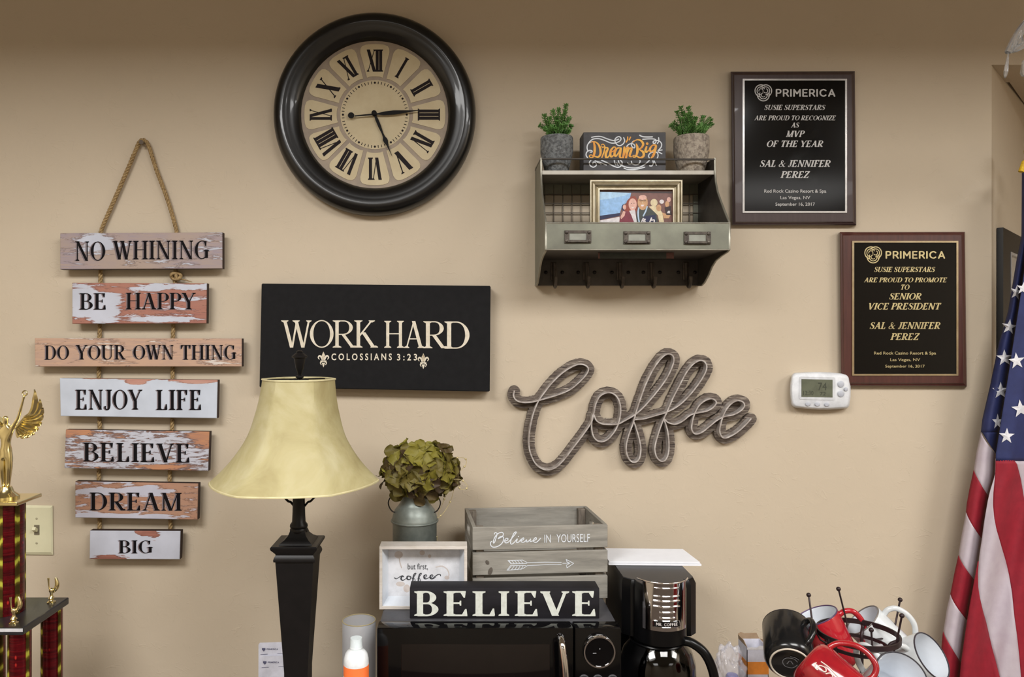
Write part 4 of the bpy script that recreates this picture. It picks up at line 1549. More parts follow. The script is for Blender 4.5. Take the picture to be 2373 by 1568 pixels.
n_ = NT('rustic_grey_wood')
g = n_.noise(n_.mapping((14, 14, 190), rot=(0, radians(-6), 0)), 2.4, 6, .7, .4)
n_.link(n_.ramp(g, [(.34, lin((48, 40, 37))), (.47, lin((98, 86, 78))), (.57, lin((122, 111, 100))), (.68, lin((196, 186, 172)))]), n_.b.inputs['Base Color'])
n_.b.inputs['Roughness'].default_value = .75
n_.bump(g, .8, .0018)
CFW = n_.m


def band_polys(pts, w_, wob=0.0):
    rnd = random.Random(5)
    N = len(pts)
    A, B = [], []
    for i, (x, y) in enumerate(pts):
        a, b = pts[min(N - 1, i + 2)], pts[max(0, i - 2)]
        tx, ty = a[0] - b[0], a[1] - b[1]
        l = math.hypot(tx, ty) or 1
        ww = w_ + rnd.uniform(-wob, wob)
        A.append((x - ty / l * ww, y + tx / l * ww))
        B.append((x + ty / l * ww, y - tx / l * ww))
    out = [[A[i], A[i + 1], B[i + 1], B[i]] for i in range(N - 1)]
    for k_ in (0, -1):
        out.append(ell(pts[k_][0], pts[k_][1], w_, w_, 12))
    if w_ > 5:
        out += [ell(x, y, w_, w_, 14) for x, y in pts[::3]]
    return out


def cut_out(bm, polys, dfront, dback):
    vv, ff = union(polys)
    bv = [bm.verts.new(P(v.x, v.y, dfront)) for v in vv]
    for f in ff:
        try:
            bm.faces.new([bv[i] for i in f])
        except ValueError:
            pass
    ext = bmesh.ops.extrude_face_region(bm, geom=bm.faces[:], use_keep_orig=True)
    bmesh.ops.translate(bm, vec=(0, dback - dfront, 0), verts=[v for v in ext['geom'] if isinstance(v, bmesh.types.BMVert)])


bm = BM()
cut_out(bm, band_polys(path, 13.4, .7), 1.737, 1.7485)
obj('wooden_backing', bm, CFW, t)
bm = BM()
cut_out(bm, band_polys(path, 1.5), 1.716, 1.7371)
obj('metal_outline', bm, mat('burnished_strip', (196, 190, 186), .45, .15, c2=(150, 140, 134), sc=60), t)

# ================================================================== table lamp
LD = 1.403
lc = P(690, 0, LD)
LX, LY = lc.x, lc.y
t = thing('table_lamp', 'tall black square-column table lamp with parchment bell shade', 'lamp', (LX, LY, ZK))


def zy(py, d=LD):
    return CZ - (py - CY) * d / 1750


def hexa(t_, h):
    a = (t_ - radians(34)) % (pi / 3)
    k_ = cos(pi / 6) / cos(a - pi / 6)
    return (k_ / .955) ** .42


PARCH = NT('parchment_shade')
f1 = PARCH.noise(PARCH.mapping(), 9, 5, .6, .8)
f2 = PARCH.noise(PARCH.mapping((1, 1, 1), loc=(3, 3, 3)), 45, 3, .5)
c1 = PARCH.ramp(f1, [(.32, lin((158, 147, 104))), (.5, lin((178, 169, 126))), (.68, lin((192, 185, 148)))])
c1 = PARCH.mix(PARCH.math('MULTIPLY', f2, .25), c1, lin((160, 142, 92)))
PARCH.link(c1, PARCH.b.inputs['Base Color'])
PARCH.b.inputs['Roughness'].default_value = .7
PARCH.b.inputs['Subsurface Weight'].default_value = .15
PARCH.b.inputs['Subsurface Radius'].default_value = (.01, .008, .004)
shx = P(683, 0, LD).x
k = LD / 1750
sp0 = [(192, 1116), (190, 1113), (160, 1083), (134, 1050), (110, 1008), (95, 958), (87, 920), (82.5, 885), (82.5, 877)]
bm = BM()
rz = [(r * k, zy(y)) for r, y in catmull(sp0, 4)]
N = 72


def ring(bm, r, z, dx=0.0, mlt=1.0):
    out = []
    for i in range(N):
        a = 2 * pi * i / N
        rr = r * mlt * hexa(a, 0)
        out.append(bm.verts.new((shx + dx + rr * sin(a), LY - rr * cos(a), z)))
    return out


zt_, zb2 = zy(877), zy(1116)
rings = [ring(bm, r, z, (z - zb2) / (zt_ - zb2) * .0075) for r, z in rz] + [ring(bm, r - .0012, z, (z - zb2) / (zt_ - zb2) * .0075) for r, z in reversed(rz)]
rings.append(rings[0])
for A, B in zip(rings, rings[1:]):
    for i in range(N):
        bm.faces.new((A[i], A[(i + 1) % N], B[(i + 1) % N], B[i]))
sh = obj('lamp_shade', bm, PARCH.m, t, 24)
bm = BM()
for r, z, dx in ((sp0[1][0] * k, zb2 + .001, 0), (sp0[-1][0] * k, zt_ - .001, .0075)):
    pts = []
    for i in range(N):
        a = 2 * pi * i / N
        rr = r * hexa(a, 0)
        pts.append((shx + dx + rr * sin(a), LY - rr * cos(a), z))
    tube(bm, pts, .0017, 6, closed=True)
obj('shade_rim', bm, mat('parchment_trim', (222, 212, 168), .6), sh, 60)
LB = mat('lamp_black_metal', (17, 15, 16), .42, c2=(12, 11, 12), spec=.4)


def sqring(prof, cx, cy, bm, cap=True):
    rings = []
    for h, z in prof:
        rings.append([bm.verts.new((cx + sx * h, cy + sy * h, z)) for sx, sy in ((-1, -1), (1, -1), (1, 1), (-1, 1))])
    for A, B in zip(rings, rings[1:]):
        for i in range(4):
            bm.faces.new((A[i], A[(i + 1) % 4], B[(i + 1) % 4], B[i]))
    bm.faces.new(rings[0][::-1]); bm.faces.new(rings[-1])


bm = BM()
zf = lambda y: zy(y, 1.365)
sqring([(.0205, ZK + .03), (.0215, zf(1568)), (.0345, zf(1303)), (.0345, zf(1302))], LX + .001, LY, bm)
sqring([(.0372, zf(1303)), (.0378, zf(1299)), (.0365, zf(1293)), (.034, zf(1288)), (.0345, zf(1285)), (.0415, zf(1274)), (.0422, zf(1271)), (.0422, zf(1268)), (.0405, zf(1266))], LX + .001, LY, bm)
sqring([(.0305, zf(1266)), (.029, zf(1263)), (.022, zf(1257)), (.0165, zf(1249)), (.0135, zf(1238))], LX + .002, LY, bm)
obj('column', bm, LB, t, 35)
bm = BM()
sqring([(.062, ZK), (.062, ZK + .012), (.055, ZK + .016), (.05, ZK + .022), (.03, ZK + .028), (.024, ZK + .04)], LX, LY, bm)
obj('base', bm, LB, t, 35)
bm = BM()
z0_ = zy(1241)
lathe(bm, [(.0115, z0_ - .002), (.013, zy(1236)), (.016, zy(1231)), (.0165, zy(1226)), (.0150, zy(1222)), (.0165, zy(1219)), (.0160, zy(1214)), (.0125, zy(1208)), (.0118, zy(1190)), (.0112, zy(1160)), (.0112, zy(1120)), (.0125, zy(1100)), (.009, zy(1080)), (.006, zy(1060)), (.0035, zy(877)), (.0035, zy(872))], (LX + .002, LY, 0), n=24)
obj('neck', bm, LB, t, 40)
bm = BM()
for s in (-1, 1):
    q_ = catmull([(.010 * s, zy(1172)), (.016 * s, zy(1163)), (.024 * s, zy(1157)), (.045 * s, zy(1120)), (.052 * s, zy(1040)), (.045 * s, zy(940)), (.02 * s, zy(885)), (0, zy(879))], 5)
    tube(bm, [(LX + .003 + a, LY, b) for a, b in q_], .0022, 6)
obj('harp', bm, LB, t, 60)
bm = BM()
lathe(bm, [(.004, zy(877)), (.0075, zy(874)), (.0075, zy(871)), (.003, zy(868)), (.0045, zy(862)), (.0075, zy(852)), (.0105, zy(832)), (.0112, zy(829)), (.0142, zy(828)), (.0145, zy(825)), (.010, zy(820)), (.0055, zy(816)), (.0065, zy(814)), (.003, zy(811.5)), (0, zy(811))], (P(694.5, 0, LD).x, LY, 0), n=24)
obj('finial', bm, LB, t, 40)
bm = BM()
for i in range(3):
    a = i * 2 * pi / 3 + .4
    tube(bm, [(P(694.5, 0, LD).x, LY, zy(878)), (P(694.5, 0, LD).x + .062 * sin(a), LY - .062 * cos(a), zy(880))], .0014, 6)
obj('spider', bm, LB, sh, 60)
bm = BM()
lathe(bm, [(.012, zy(1100)), (.014, zy(1080)), (.028, zy(1030)), (.03, zy(1005)), (.022, zy(975)), (0, zy(965))], (LX, LY, 0), n=20)
obj('bulb', bm, mat('bulb_glass', (235, 235, 230), .25), t, 50)

# ================================================================== microwave
ZM = P(0, 1455, 1.36).z
t = thing('microwave', 'black microwave oven with chrome handle and round chrome knob', 'microwave', (.075, -.22, ZK))
XA, XB = P(873, 0, 1.36).x, P(1440, 0, 1.36).x
GB = mat('gloss_black', (7, 7, 8), .09, c2=(6, 5, 6), coat=.0, spec=.35)
MB_ = mat('black_enamel', (72, 72, 76), .38, c2=(62, 62, 66), sc=40)
bm = BM()
box(bm, (XA + .002, -CAM_D + 1.398, ZK + .012), (XB - .002, -.045, ZM), .004)
obj('body', bm, MB_, t, 40)
for fx_ in (XA + .04, XB - .04):
    for fy_ in (-.32, -.09):
        bm = BM()
        cyl(bm, (fx_, fy_, ZK), (fx_, fy_, ZK + .014), .012)
        obj('foot', bm, LB, t, 40)
yd = -CAM_D + 1.36
XS = P(1331, 0, 1.36).x
bm = BM()
box(bm, (XA, yd, ZK + .016), (XS - .0015, -CAM_D + 1.3955, ZM), .0025)
dr = obj('door', bm, GB, t, 40)
bm = BM()
a, b = P(930, 1492, 1.3595), P(1275, 0, 1.3595)
box(bm, (a.x, a.y, ZK + .06), (b.x, a.y + .003, a.z), .001)
obj('window', bm, mat('smoked_window', (13, 8, 9), .05, c2=(11, 7, 8), coat=.0, spec=.5), dr, 40)
bm = BM()
box(bm, (XS + .001, yd - .0005, ZK + .016), (XB, -CAM_D + 1.3955, ZM), .0025)
cpn = obj('control_panel', bm, GB, t, 40)
bm = BM()
hx = lambda x, y, o_: P(x, y, 1.36) + V((0, -o_, 0))
q_ = catmull([tuple(hx(1299, 1474, -.001)), tuple(hx(1299, 1480, .016)), tuple(hx(1301, 1500, .024)), tuple(hx(1305, 1540, .028)), tuple(hx(1307, 1600, .03)), tuple(hx(1305, 1680, .028)), tuple(hx(1300, 1735, .016)), tuple(hx(1300, 1740, -.001))], 6)
tube(bm, q_, [.005] + [.0065] * (len(q_) - 2) + [.005], 12)
obj('handle', bm, mat('chrome', (225, 222, 222), .07, 1.0, c2=(220, 218, 218)), dr, 60)
bm = BM()
kc = P(1387.5, 1506.5, 1.352)
kc.y = yd
kr = 38 * 1.345 / 1750
lathe(bm, [(kr * .96, 0), (kr, .004), (kr, .014), (kr * .96, .017), (kr * .88, .017), (kr * .85, .014)], kc, (0, -1, 0), 48, cap1=False)
kn_ = obj('knob', bm, mat('chrome', (225, 222, 222)), cpn, 40)
bm = BM()
lathe(bm, [(kr * .86, .002), (kr * .86, .0145), (0, .0150)], kc, (0, -1, 0), 48)
obj('knob_face', bm, GB, cpn, 30)
bm = BM()
flat(bm, [(1374, 1512), (1382, 1512), (1382, 1514), (1374, 1514)], 1.3446)
flat(bm, ell(1390, 1503, 1.4, 1.4, 8), 1.3446)
obj('knob_mark', bm, mat('mark_grey', (150, 150, 155), .5), cpn, recalc=False)
for by in (1574, 1606, 1638):
    for bx in (1353, 1385, 1419):
        bm = BM()
        bc = P(bx, by, 1.36)
        bc.y = yd
        lathe(bm, [(.0098, 0), (.0098, .002), (.0085, .0032)], bc, (0, -1, 0), 24)
        obj('button', bm, mat('button_dark', (48, 48, 52), .4), cpn, 40)

# ================================================================== BELIEVE block on the microwave
t = thing('wooden_block_sign', 'long black block sign with cream capitals BELIEVE on the microwave', 'sign', P(1169, 1433, 1.43))
dB = 1.406
a, b = P(949.5, 1362.5, dB), P(1389, 1433, dB)
bm = BM()
box(bm, (a.x, a.y, ZM + .0004), (b.x, a.y + .043, a.z), .001)
bl = obj('block', bm, mat('worn_black_paint', (22, 21, 25), .6, spec=.3, c2=(34, 33, 39), sc=12, st=(1, 1, 4), lo=.4, hi=.75), t, 40)
bm = BM()
for ch, xa, xb in (('B', 960, 1016), ('E', 1028, 1083), ('L', 1095, 1147), ('I', 1155.5, 1180), ('E', 1193, 1246), ('V', 1252, 1319), ('E', 1326, 1380)):
    stext(bm, ch, xa, xb, 1369.5, 1426.5, dB - .0006, T=.175, t=.07, SH=.045)
obj('lettering', bm, mat('cream_paint', (212, 217, 210), .55, c2=(196, 200, 192), sc=120), bl, recalc=False)

# ================================================================== "but first, coffee" box frame
t = thing('box_frame_sign', 'white shadow box frame reading but first, coffee on the microwave', 'picture frame', P(980, 1412, 1.47))
dB = 1.453
bm = BM()
outer = [(879, 1266), (1082.5, 1266), (1082.5, 1412.5), (879, 1412.5)]
a, b = P(*outer[0], dB), P(*outer[2], dB)
zz0, zz1 = ZM + .0004, a.z
th = .0055
yb_ = a.y + .038
for (p, q, r_, s) in ((a.x, zz1 - th, b.x, zz1), (a.x, zz0, b.x, zz0 + th), (a.x, zz0 + th, a.x + th, zz1 - th), (b.x - th, zz0 + th, b.x, zz1 - th)):
    box(bm, (p, a.y, q), (r_, yb_, s), .0006)
FW = mat('whitewashed_wood', (212, 206, 200), .6, c2=(196, 188, 178), sc=30, st=(1, 1, 6), bump=.2, bs=100)
obj('frame', bm, FW, t)
bm = BM()
yi = yb_ - .006
# sloping white liner
A = [bm.verts.new(p) for p in ((a.x + th, a.y + .004, zz1 - th), (b.x - th, a.y + .004, zz1 - th), (b.x - th, a.y + .004, zz0 + th), (a.x + th, a.y + .004, zz0 + th))]
m_ = .009
B = [bm.verts.new(p) for p in ((a.x + th + m_, yi, zz1 - th - m_ * .4), (b.x - th - m_, yi, zz1 - th - m_ * .4), (b.x - th - m_, yi, zz0 + th + m_), (a.x + th + m_, yi, zz0 + th + m_))]
for i in range(4):
    bm.faces.new((A[i], A[(i + 1) % 4], B[(i + 1) % 4], B[i]))
obj('liner', bm, WHITE, t, recalc=False)
bm = BM()
box(bm, (a.x + th * .9, yi, zz0 + th * .9), (b.x - th * .9, yb_ - .001, zz1 - th * .9))
bkp = obj('print', bm, mat('paper_white', (226, 228, 234), .6), t)
bm = BM()
dq = yi + CAM_D - .0005
q = lambda pts: Z(875, 1240, 8.71, pts)
rsc = dB / dq


def q(pts):
    return Z(875, 1240, 8.71, pts)


sans(bm, 'but first,', 945, 991.5, 1305, 1321, dq, bold=0)
S2 = lambda pts, w_: stroke(bm, q(pts), w_, dq, 0)
S2([(345, 855, 2.2), (375, 878, 1.4), (440, 840, 1.6), (500, 815, 2.4), (520, 835, 2)], 2)
S2([(530, 830, 1.6), (490, 830, 3), (475, 880, 3.6), (510, 908, 2.4), (560, 880, 1.4), (590, 860, 1)], 2)
S2([(640, 820, 2), (600, 830, 3.4), (600, 880, 3.4), (650, 890, 2), (675, 840, 1.6), (640, 820, 1.4), (680, 860, 1.2), (720, 850, 1)], 2)
for ox_ in (0, 110):
    S2([(700 + ox_, 870, 1), (760 + ox_, 800, 1.4), (775 + ox_, 765, 1.6), (740 + ox_, 780, 2.6), (720 + ox_, 860, 3.6), (715 + ox_, 930, 2.6), (760 + ox_, 910, 1.2), (740 + ox_, 870, 1)], 2)
for ox_ in (0, 125):
    S2([(940 + ox_, 860, 1.2), (990 + ox_, 820, 1.6), (980 + ox_, 795, 1.6), (940 + ox_, 815, 3.2), (945 + ox_, 865, 3.4), (990 + ox_, 875, 1.8), (1050 + ox_, 840, 1)], 2)
S2([(1110, 870), (1170, 820), (1230, 785), (1265, 790), (1270, 815)], 2.0)
obj('lettering', bm, mat('charcoal_ink', (62, 64, 70), .6), bkp, recalc=False)
bm = BM()
stroke(bm, q([(1180, 640), (1300, 620), (1400, 680), (1440, 780), (1420, 860)]), 2.6, dq + .0002)
for c_ in ((425, 390, 85, 75), (900, 350, 55, 50), (1050, 420, 30, 40), (460, 980, 90, 50), (590, 1070, 70, 80), (1400, 850, 50, 40)):
    flat(bm, q(ell(*c_, 16)), dq + .0003)
    obj('stain_print', bm, mat('coffee_stain', (204, 196, 192), .6, c2=(190, 178, 172), sc=60), bkp, recalc=False)
    bm = BM()
S3 = lambda pts, w_: stroke(bm, q(pts), w_, dq + .0001, 0)
S3([(440, 460), (450, 540), (485, 650)], 2.2)
obj('stain_print', bm, mat('coffee_stain', (204, 196, 192), .6, c2=(190, 178, 172), sc=60), bkp, recalc=False)

# ================================================================== wooden crate with slats
t = thing('wooden_crate', 'grey wooden slatted crate reading Believe IN YOURSELF stacked on the microwave', 'crate', (0.03, -.256, ZM))
CW, CDp, CH_ = .2725, .172, .1475
M_ = Matrix.Translation((.030, -.256, ZM + .0003)) @ Matrix.Rotation(radians(4.6), 4, 'Z')
CRW = m_wood('weathered_crate_wood', (158, 154, 145), (120, 117, 110), .7, 'x', .8, bump=.3)
CRY = m_wood('weathered_crate_wood_side', (150, 146, 136), (108, 103, 96), .7, 'y', .8, bump=.3)
rows_ = [(.0, .0455), (.0525, .0965), (.1025, .1475)]
th = .0075


def cbox(a, b, m, name='slat'):
    bm = BM()
    box(bm, a, b, .0008, 1)
    bm.transform(M_)
    return obj(name, bm, m, t)


fronts = []
for i, (za_, zb__) in enumerate(rows_):
    fronts.append(cbox((0, 0, za_), (CW, th, zb__), CRW))
    cbox((0, CDp - th, za_), (CW, CDp, zb__), CRW)
    for X_ in (0.0, CW - th):
        if i < 2:
            cbox((X_, th + .0002, za_), (X_ + th, CDp - th - .0002, zb__), CRY)
        else:
            # board with an oblong hand hole
            bm = BM()
            y0_, y1_, z0_, z1_ = th + .0002, CDp - th - .0002, za_, zb__
            cy_, cz_ = (y0_ + y1_) / 2, (z0_ + z1_) / 2 - .002
            ho = []
            hl, hr = .021, .0095
            for k_ in range(12):
                a_ = -pi / 2 + pi * k_ / 11
                ho.append((cy_ + hl + hr * cos(a_), cz_ + hr * sin(a_)))
            for k_ in range(12):
                a_ = pi / 2 + pi * k_ / 11
                ho.append((cy_ - hl + hr * cos(a_), cz_ + hr * sin(a_)))
            front = [bm.verts.new((X_, y, z)) for y, z in ((y0_, z0_), (y1_, z0_), (y1_, z1_), (y0_, z1_))]
            hv = [bm.verts.new((X_, y, z)) for y, z in ho]
            es = [bm.edges.new((front[j], front[(j + 1) % 4])) for j in range(4)] + [bm.edges.new((hv[j], hv[(j + 1) % len(hv)])) for j in range(len(hv))]
            r_ = bmesh.ops.triangle_fill(bm, use_beauty=True, edges=es)
            ext = bmesh.ops.extrude_face_region(bm, geom=bm.faces[:])
            bmesh.ops.translate(bm, vec=(th, 0, 0), verts=[v for v in ext['geom'] if isinstance(v, bmesh.types.BMVert)])
            bm.transform(M_)
            obj('slat', bm, CRY, t)
for X_ in (th, CW - th - .016):
    for Y_ in (th, CDp - th - .016):
        cbox((X_, Y_, 0.001), (X_ + .016, Y_ + .016, CH_ - .002), mat('crate_post_wood', (128, 118, 106), .75, c2=(96, 88, 80), sc=40, st=(4, 4, 1)), 'corner_post')
for k_ in range(3):
    y_ = th + .001 + k_ * .053
    cbox((th + .017, y_, .001), (CW - th - .017, y_ + .047, .007), CRW, 'bottom_slat')
# knots on the middle slat, lettering
kx = lambda x, y: M_ @ V((x, -.0004, y))


def crate_pt(X, Y):
    """photo px on the front board -> point on the board's face (solve the rotated plane)"""
    o_ = V((0, -CAM_D, CZ))
    r_ = (P(X, Y, 1.5) - o_)
    n0 = (M_.to_3x3() @ V((0, -1, 0)))
    p0 = M_ @ V((0, -.0006, 0))
    s_ = (p0 - o_).dot(n0) / r_.dot(n0)
    return o_ + r_ * s_


def flat_c(bm, pts, mi=0):
    flat(bm, pts, 0, mi, crate_pt)


bm = BM()
q = lambda pts: Z(1120, 1215, 9.127, pts)


def SC_(bm, pts, w_):
    for poly in ribbon2(catmull([(p[0], p[1], w_) for p in q(pts)], 5)):
        flat_c(bm, poly)


SC_(bm, [(235, 200), (250, 170), (290, 190), (270, 280), (240, 370), (215, 390), (215, 340), (260, 240), (330, 180), (400, 165), (425, 210), (390, 260), (310, 300), (370, 250), (425, 270), (420, 350), (370, 420), (280, 470), (200, 475), (155, 430), (155, 380), (175, 355)], 2.2)
SC_(bm, [(450, 350), (510, 330), (520, 295), (480, 295), (450, 340), (470, 385), (530, 370), (620, 270), (690, 180), (690, 155), (650, 180), (600, 290), (575, 380), (600, 415), (660, 370), (720, 300), (700, 370), (740, 375), (800, 310)], 2.2)
SC_(bm, [(790, 345), (850, 315), (850, 280), (810, 310), (800, 360), (850, 375), (900, 340), (915, 320), (920, 370), (980, 330), (1000, 300), (990, 355), (1060, 340), (1120, 310), (1110, 275), (1070, 310), (1070, 365), (1130, 370), (1210, 290)], 2.2)
SC_(bm, [(742, 250), (746, 256)], 2.4)


def sans_c(bm, s, x0_, x1_, yt, yb, sl, bold):
    polys = sans_polys(s, bold)
    xs = [p[0] for q_ in polys for p in q_]
    ys = [p[1] for q_ in polys for p in q_]
    for q_ in polys:
        flat_c(bm, [(x0_ + (u - min(xs)) / (max(xs) - min(xs)) * (x1_ - x0_), yb - (v - min(ys)) / (max(ys) - min(ys)) * (yb - yt) + sl * (u - min(xs)) / (max(xs) - min(xs))) for u, v in q_])


sans_c(bm, 'IN', 1261.5, 1276.5, 1238.5, 1257, -.2, 0)
sans_c(bm, 'YOURSELF', 1289.5, 1367, 1237.5, 1256.5, -1.2, 0)
obj('lettering', bm, WHITE, fronts[2], recalc=False)
bm = BM()
for pts in ([(520, 760), (830, 750), (930, 805), (1300, 795), (1650, 800)], [(520, 760), (585, 830), (920, 820)], [(500, 965), (570, 870), (900, 865)], [(500, 965), (590, 960), (830, 935), (930, 870), (1300, 850), (1650, 845)],
            [(1680, 820), (1830, 815)], [(1750, 735), (1910, 820)], [(1910, 820), (1770, 915)], [(1750, 735), (1770, 790), (1830, 815)], [(1770, 915), (1755, 860), (1830, 815)]):
    for poly in ribbon2([(p[0], p[1], 1.5) for p in q(pts)]):
        flat_c(bm, poly)
for k_ in range(5):
    for (a_, b_) in (((540 + k_ * 62, 762), (590 + k_ * 62, 820)), ((530 + k_ * 66, 955), (590 + k_ * 62, 880))):
        for poly in ribbon2([(p[0], p[1], 1.4) for p in q([a_, b_])]):
            flat_c(bm, poly)
obj('arrow_drawing', bm, WHITE, fronts[1], recalc=False)
bm = BM()
for c_ in ((85, 800, 38, 52, -.6), (150, 985, 45, 85, .3)):
    flat_c(bm, q(ell(*c_[:4], 14, c_[4])))
obj('knot', bm, mat('knot_wood', (98, 90, 82), .7, c2=(70, 64, 58), sc=100), fronts[1], recalc=False)

# ================================================================== milk can + hydrangea
dM = 1.57
mc = P(961, 0, dM)
zm = lambda y: CZ - (y - CY) * dM / 1750
t = thing('milk_can', 'small galvanised milk can vase behind the box frame', 'vase', (mc.x, mc.y, ZM))
k = dM / 1750
bm = BM()
lathe(bm, [(50 * k, ZM + .0004), (51 * k, ZM + .004), (51 * k, zm(1212)), (53 * k, zm(1208)), (53.5 * k, zm(1202)), (52 * k, zm(1198)), (50 * k, zm(1190)), (46 * k, zm(1180)), (38 * k, zm(1170)), (33 * k, zm(1163)), (32 * k, zm(1152)), (34 * k, zm(1143)), (39 * k, zm(1136)), (38 * k, zm(1136)), (31 * k, zm(1150)), (31 * k, zm(1165))], (mc.x, mc.y, 0), n=40, cap1=False)
obj('can', bm, mat('galvanised_can', (134, 140, 134), .42, .4, c2=(98, 106, 102), sc=18, lo=.35, hi=.65, bump=.1, bs=60), t, 40)
bm = BM()
tube(bm, [(mc.x + .0475 * cos(a_), mc.y + .0475 * sin(a_), zm(1205)) for a_ in [i * pi / 20 for i in range(40)]], .0022, 8, closed=True)
obj('band', bm, mat('galvanised_can', (0, 0, 0)), t, 60)
for s in (-1, 1):
    bm = BM()
    q_ = catmull([(s * 36 * k, zm(1186)), (s * 52 * k, zm(1180)), (s * 60 * k, zm(1162)), (s * 52 * k, zm(1146)), (s * 36 * k, zm(1140))], 5)
    tube(bm, [(mc.x + a_, mc.y - .012, b_) for a_, b_ in q_], .0014, 6)
    obj('handle', bm, mat('wire_dark', (46, 40, 36), .5, .5), t, 60)
t = thing('hydrangea_bouquet', 'ball of olive green artificial hydrangea petals in the milk can', 'flowers', (mc.x, mc.y, ZM + .02))
bm = BM()
fc = P(972, 1088, dM)
rnd = random.Random(21)
stm = [(mc.x, mc.y, ZM + .02), (mc.x, mc.y, zm(1170)), (fc.x, fc.y, fc.z)]
for i in range(7):
    a_ = i * .9
    tube(bm, catmull([(mc.x + .01 * cos(a_), mc.y + .01 * sin(a_), ZM + .02), (mc.x + .012 * cos(a_), mc.y + .012 * sin(a_), zm(1160)), (fc.x + .05 * cos(a_), fc.y + .035 * sin(a_), fc.z + .01)], 5), .0016, 5)
obj('stems', bm, mat('stem_green', (78, 84, 40), .7), t)
bm = BM()
bmesh.ops.create_icosphere(bm, subdivisions=2, radius=1)
bm.transform(Matrix.Translation(fc) @ Matrix.Diagonal((.052, .046, .038, 1)))
obj('flower_core', bm, mat('core_dark_green', (52, 46, 24), .9), t, 180)
PET = []
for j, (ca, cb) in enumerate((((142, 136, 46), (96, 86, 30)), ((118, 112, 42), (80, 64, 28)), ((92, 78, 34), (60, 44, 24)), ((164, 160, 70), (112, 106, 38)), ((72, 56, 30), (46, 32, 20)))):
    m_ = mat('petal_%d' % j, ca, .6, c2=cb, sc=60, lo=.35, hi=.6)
    bm = BM()
    NU, NV = 6, 5
    rr2 = random.Random(j)
    c1_, c2_, c3_ = rr2.uniform(.1, .3), rr2.uniform(-.3, .3), rr2.uniform(.1, .35)
    gr = []
    for a_ in range(NU + 1):
        u = a_ / NU
        wd_ = .62 * sin(pi * min(1, u * .82 + .09)) ** .8 * (1 + .12 * sin(9 * u)) if 0 < u < 1 else (.1 if u == 0 else .22)
        row = []
        for b_ in range(NV + 1):
            v_ = b_ / NV * 2 - 1
            x, y = v_ * wd_, u * (1.12 - .12 * v_ * v_)
            z = -c1_ * u * u + c3_ * v_ * v_ * u + c2_ * v_ * u * .5 + .06 * sin(6 * u + 3 * v_)
            row.append(bm.verts.new((x, y, z)))
        gr.append(row)
    for a_ in range(NU):
        for b_ in range(NV):
            bm.faces.new((gr[a_][b_], gr[a_][b_ + 1], gr[a_ + 1][b_ + 1], gr[a_ + 1][b_]))
    PET.append(to_mesh('petal', bm, m_, 80))
count = 0
nflo = 78
for i in range(nflo):
    # fibonacci positions on the ball, florets of four petals
    y_ = 1 - 2 * (i + .5) / nflo
    r_ = sqrt(1 - y_ * y_)
    ph_ = i * 2.39996
    nrm = V((r_ * cos(ph_), r_ * sin(ph_), y_))
    if nrm.y > .45 or nrm.z < -.9:
        continue
    jit = rnd.uniform(.80, .98)
    pos = fc + V((nrm.x * .078 * jit, nrm.y * .066 * jit, nrm.z * .056 * jit))
    u, v, a3 = frame_of((nrm + V((rnd.uniform(-.35, .35), rnd.uniform(-.35, .1), rnd.uniform(-.2, .5)))).normalized())
    base = rnd.random() * 6.28
    lum = nrm.z + rnd.uniform(-.6, .6)  # light from above painted in: lighter petals on top, dark brown below
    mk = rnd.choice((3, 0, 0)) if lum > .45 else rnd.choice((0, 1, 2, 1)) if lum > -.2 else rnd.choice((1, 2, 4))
    for j in range(4):
        an = base + j * pi / 2 + rnd.uniform(-.2, .2)
        dv = (u * cos(an) + v * sin(an)).normalized()
        tilt = rnd.uniform(.1, .6)
        yv = (dv * cos(tilt) + a3 * sin(tilt)).normalized()
        xv = yv.cross(a3).normalized()
        zv = xv.cross(yv)
        s_ = rnd.uniform(.018, .0255)
        mtx = Matrix(((xv.x * s_, yv.x * s_, zv.x * s_, pos.x), (xv.y * s_, yv.y * s_, zv.y * s_, pos.y), (xv.z * s_, yv.z * s_, zv.z * s_, pos.z), (0, 0, 0, 1)))
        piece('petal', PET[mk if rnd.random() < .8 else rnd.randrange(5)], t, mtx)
for k_, pts in enumerate(([(1012, 1120), (1030, 1150), (1016, 1190), (1010, 1230), (1014, 1252)], [(1040, 1080), (1052, 1110), (1048, 1150), (1030, 1185), (1014, 1200)], [(1050, 1110), (1070, 1112), (1084, 1128), (1070, 1134), (1062, 1126)],
                          [(1060, 1060), (1078, 1062), (1080, 1075), (1068, 1090)])):
    bm = BM()
    q_ = [tuple(P(x, y, dM - .01 * k_)) for x, y in catmull(pts, 6)]
    tube(bm, q_, .0006, 5)
    for p in q_[::7]:
        ball(bm, V(p), .0022, 8)
    obj('vine_wire', bm, mat('gold_wire', (206, 190, 140), .4, .3), t, 60)

# ================================================================== coffee maker
t = thing('coffee_maker', 'black drip coffee maker with chrome front panel and glass carafe', 'coffee maker', (.39, -.2, ZK))
X0, X1 = .3185, .4625
xc = .388
ZT = P(0, 1344, 1.45).z
BLK = mat('gloss_black_plastic', (8, 8, 9), .3, c2=(7, 7, 8), spec=.35)
GRT = mat('satin_black_plastic', (52, 51, 52), .42, c2=(54, 53, 54))
zh = P(0, 1488, 1.42).z
bm = BM()
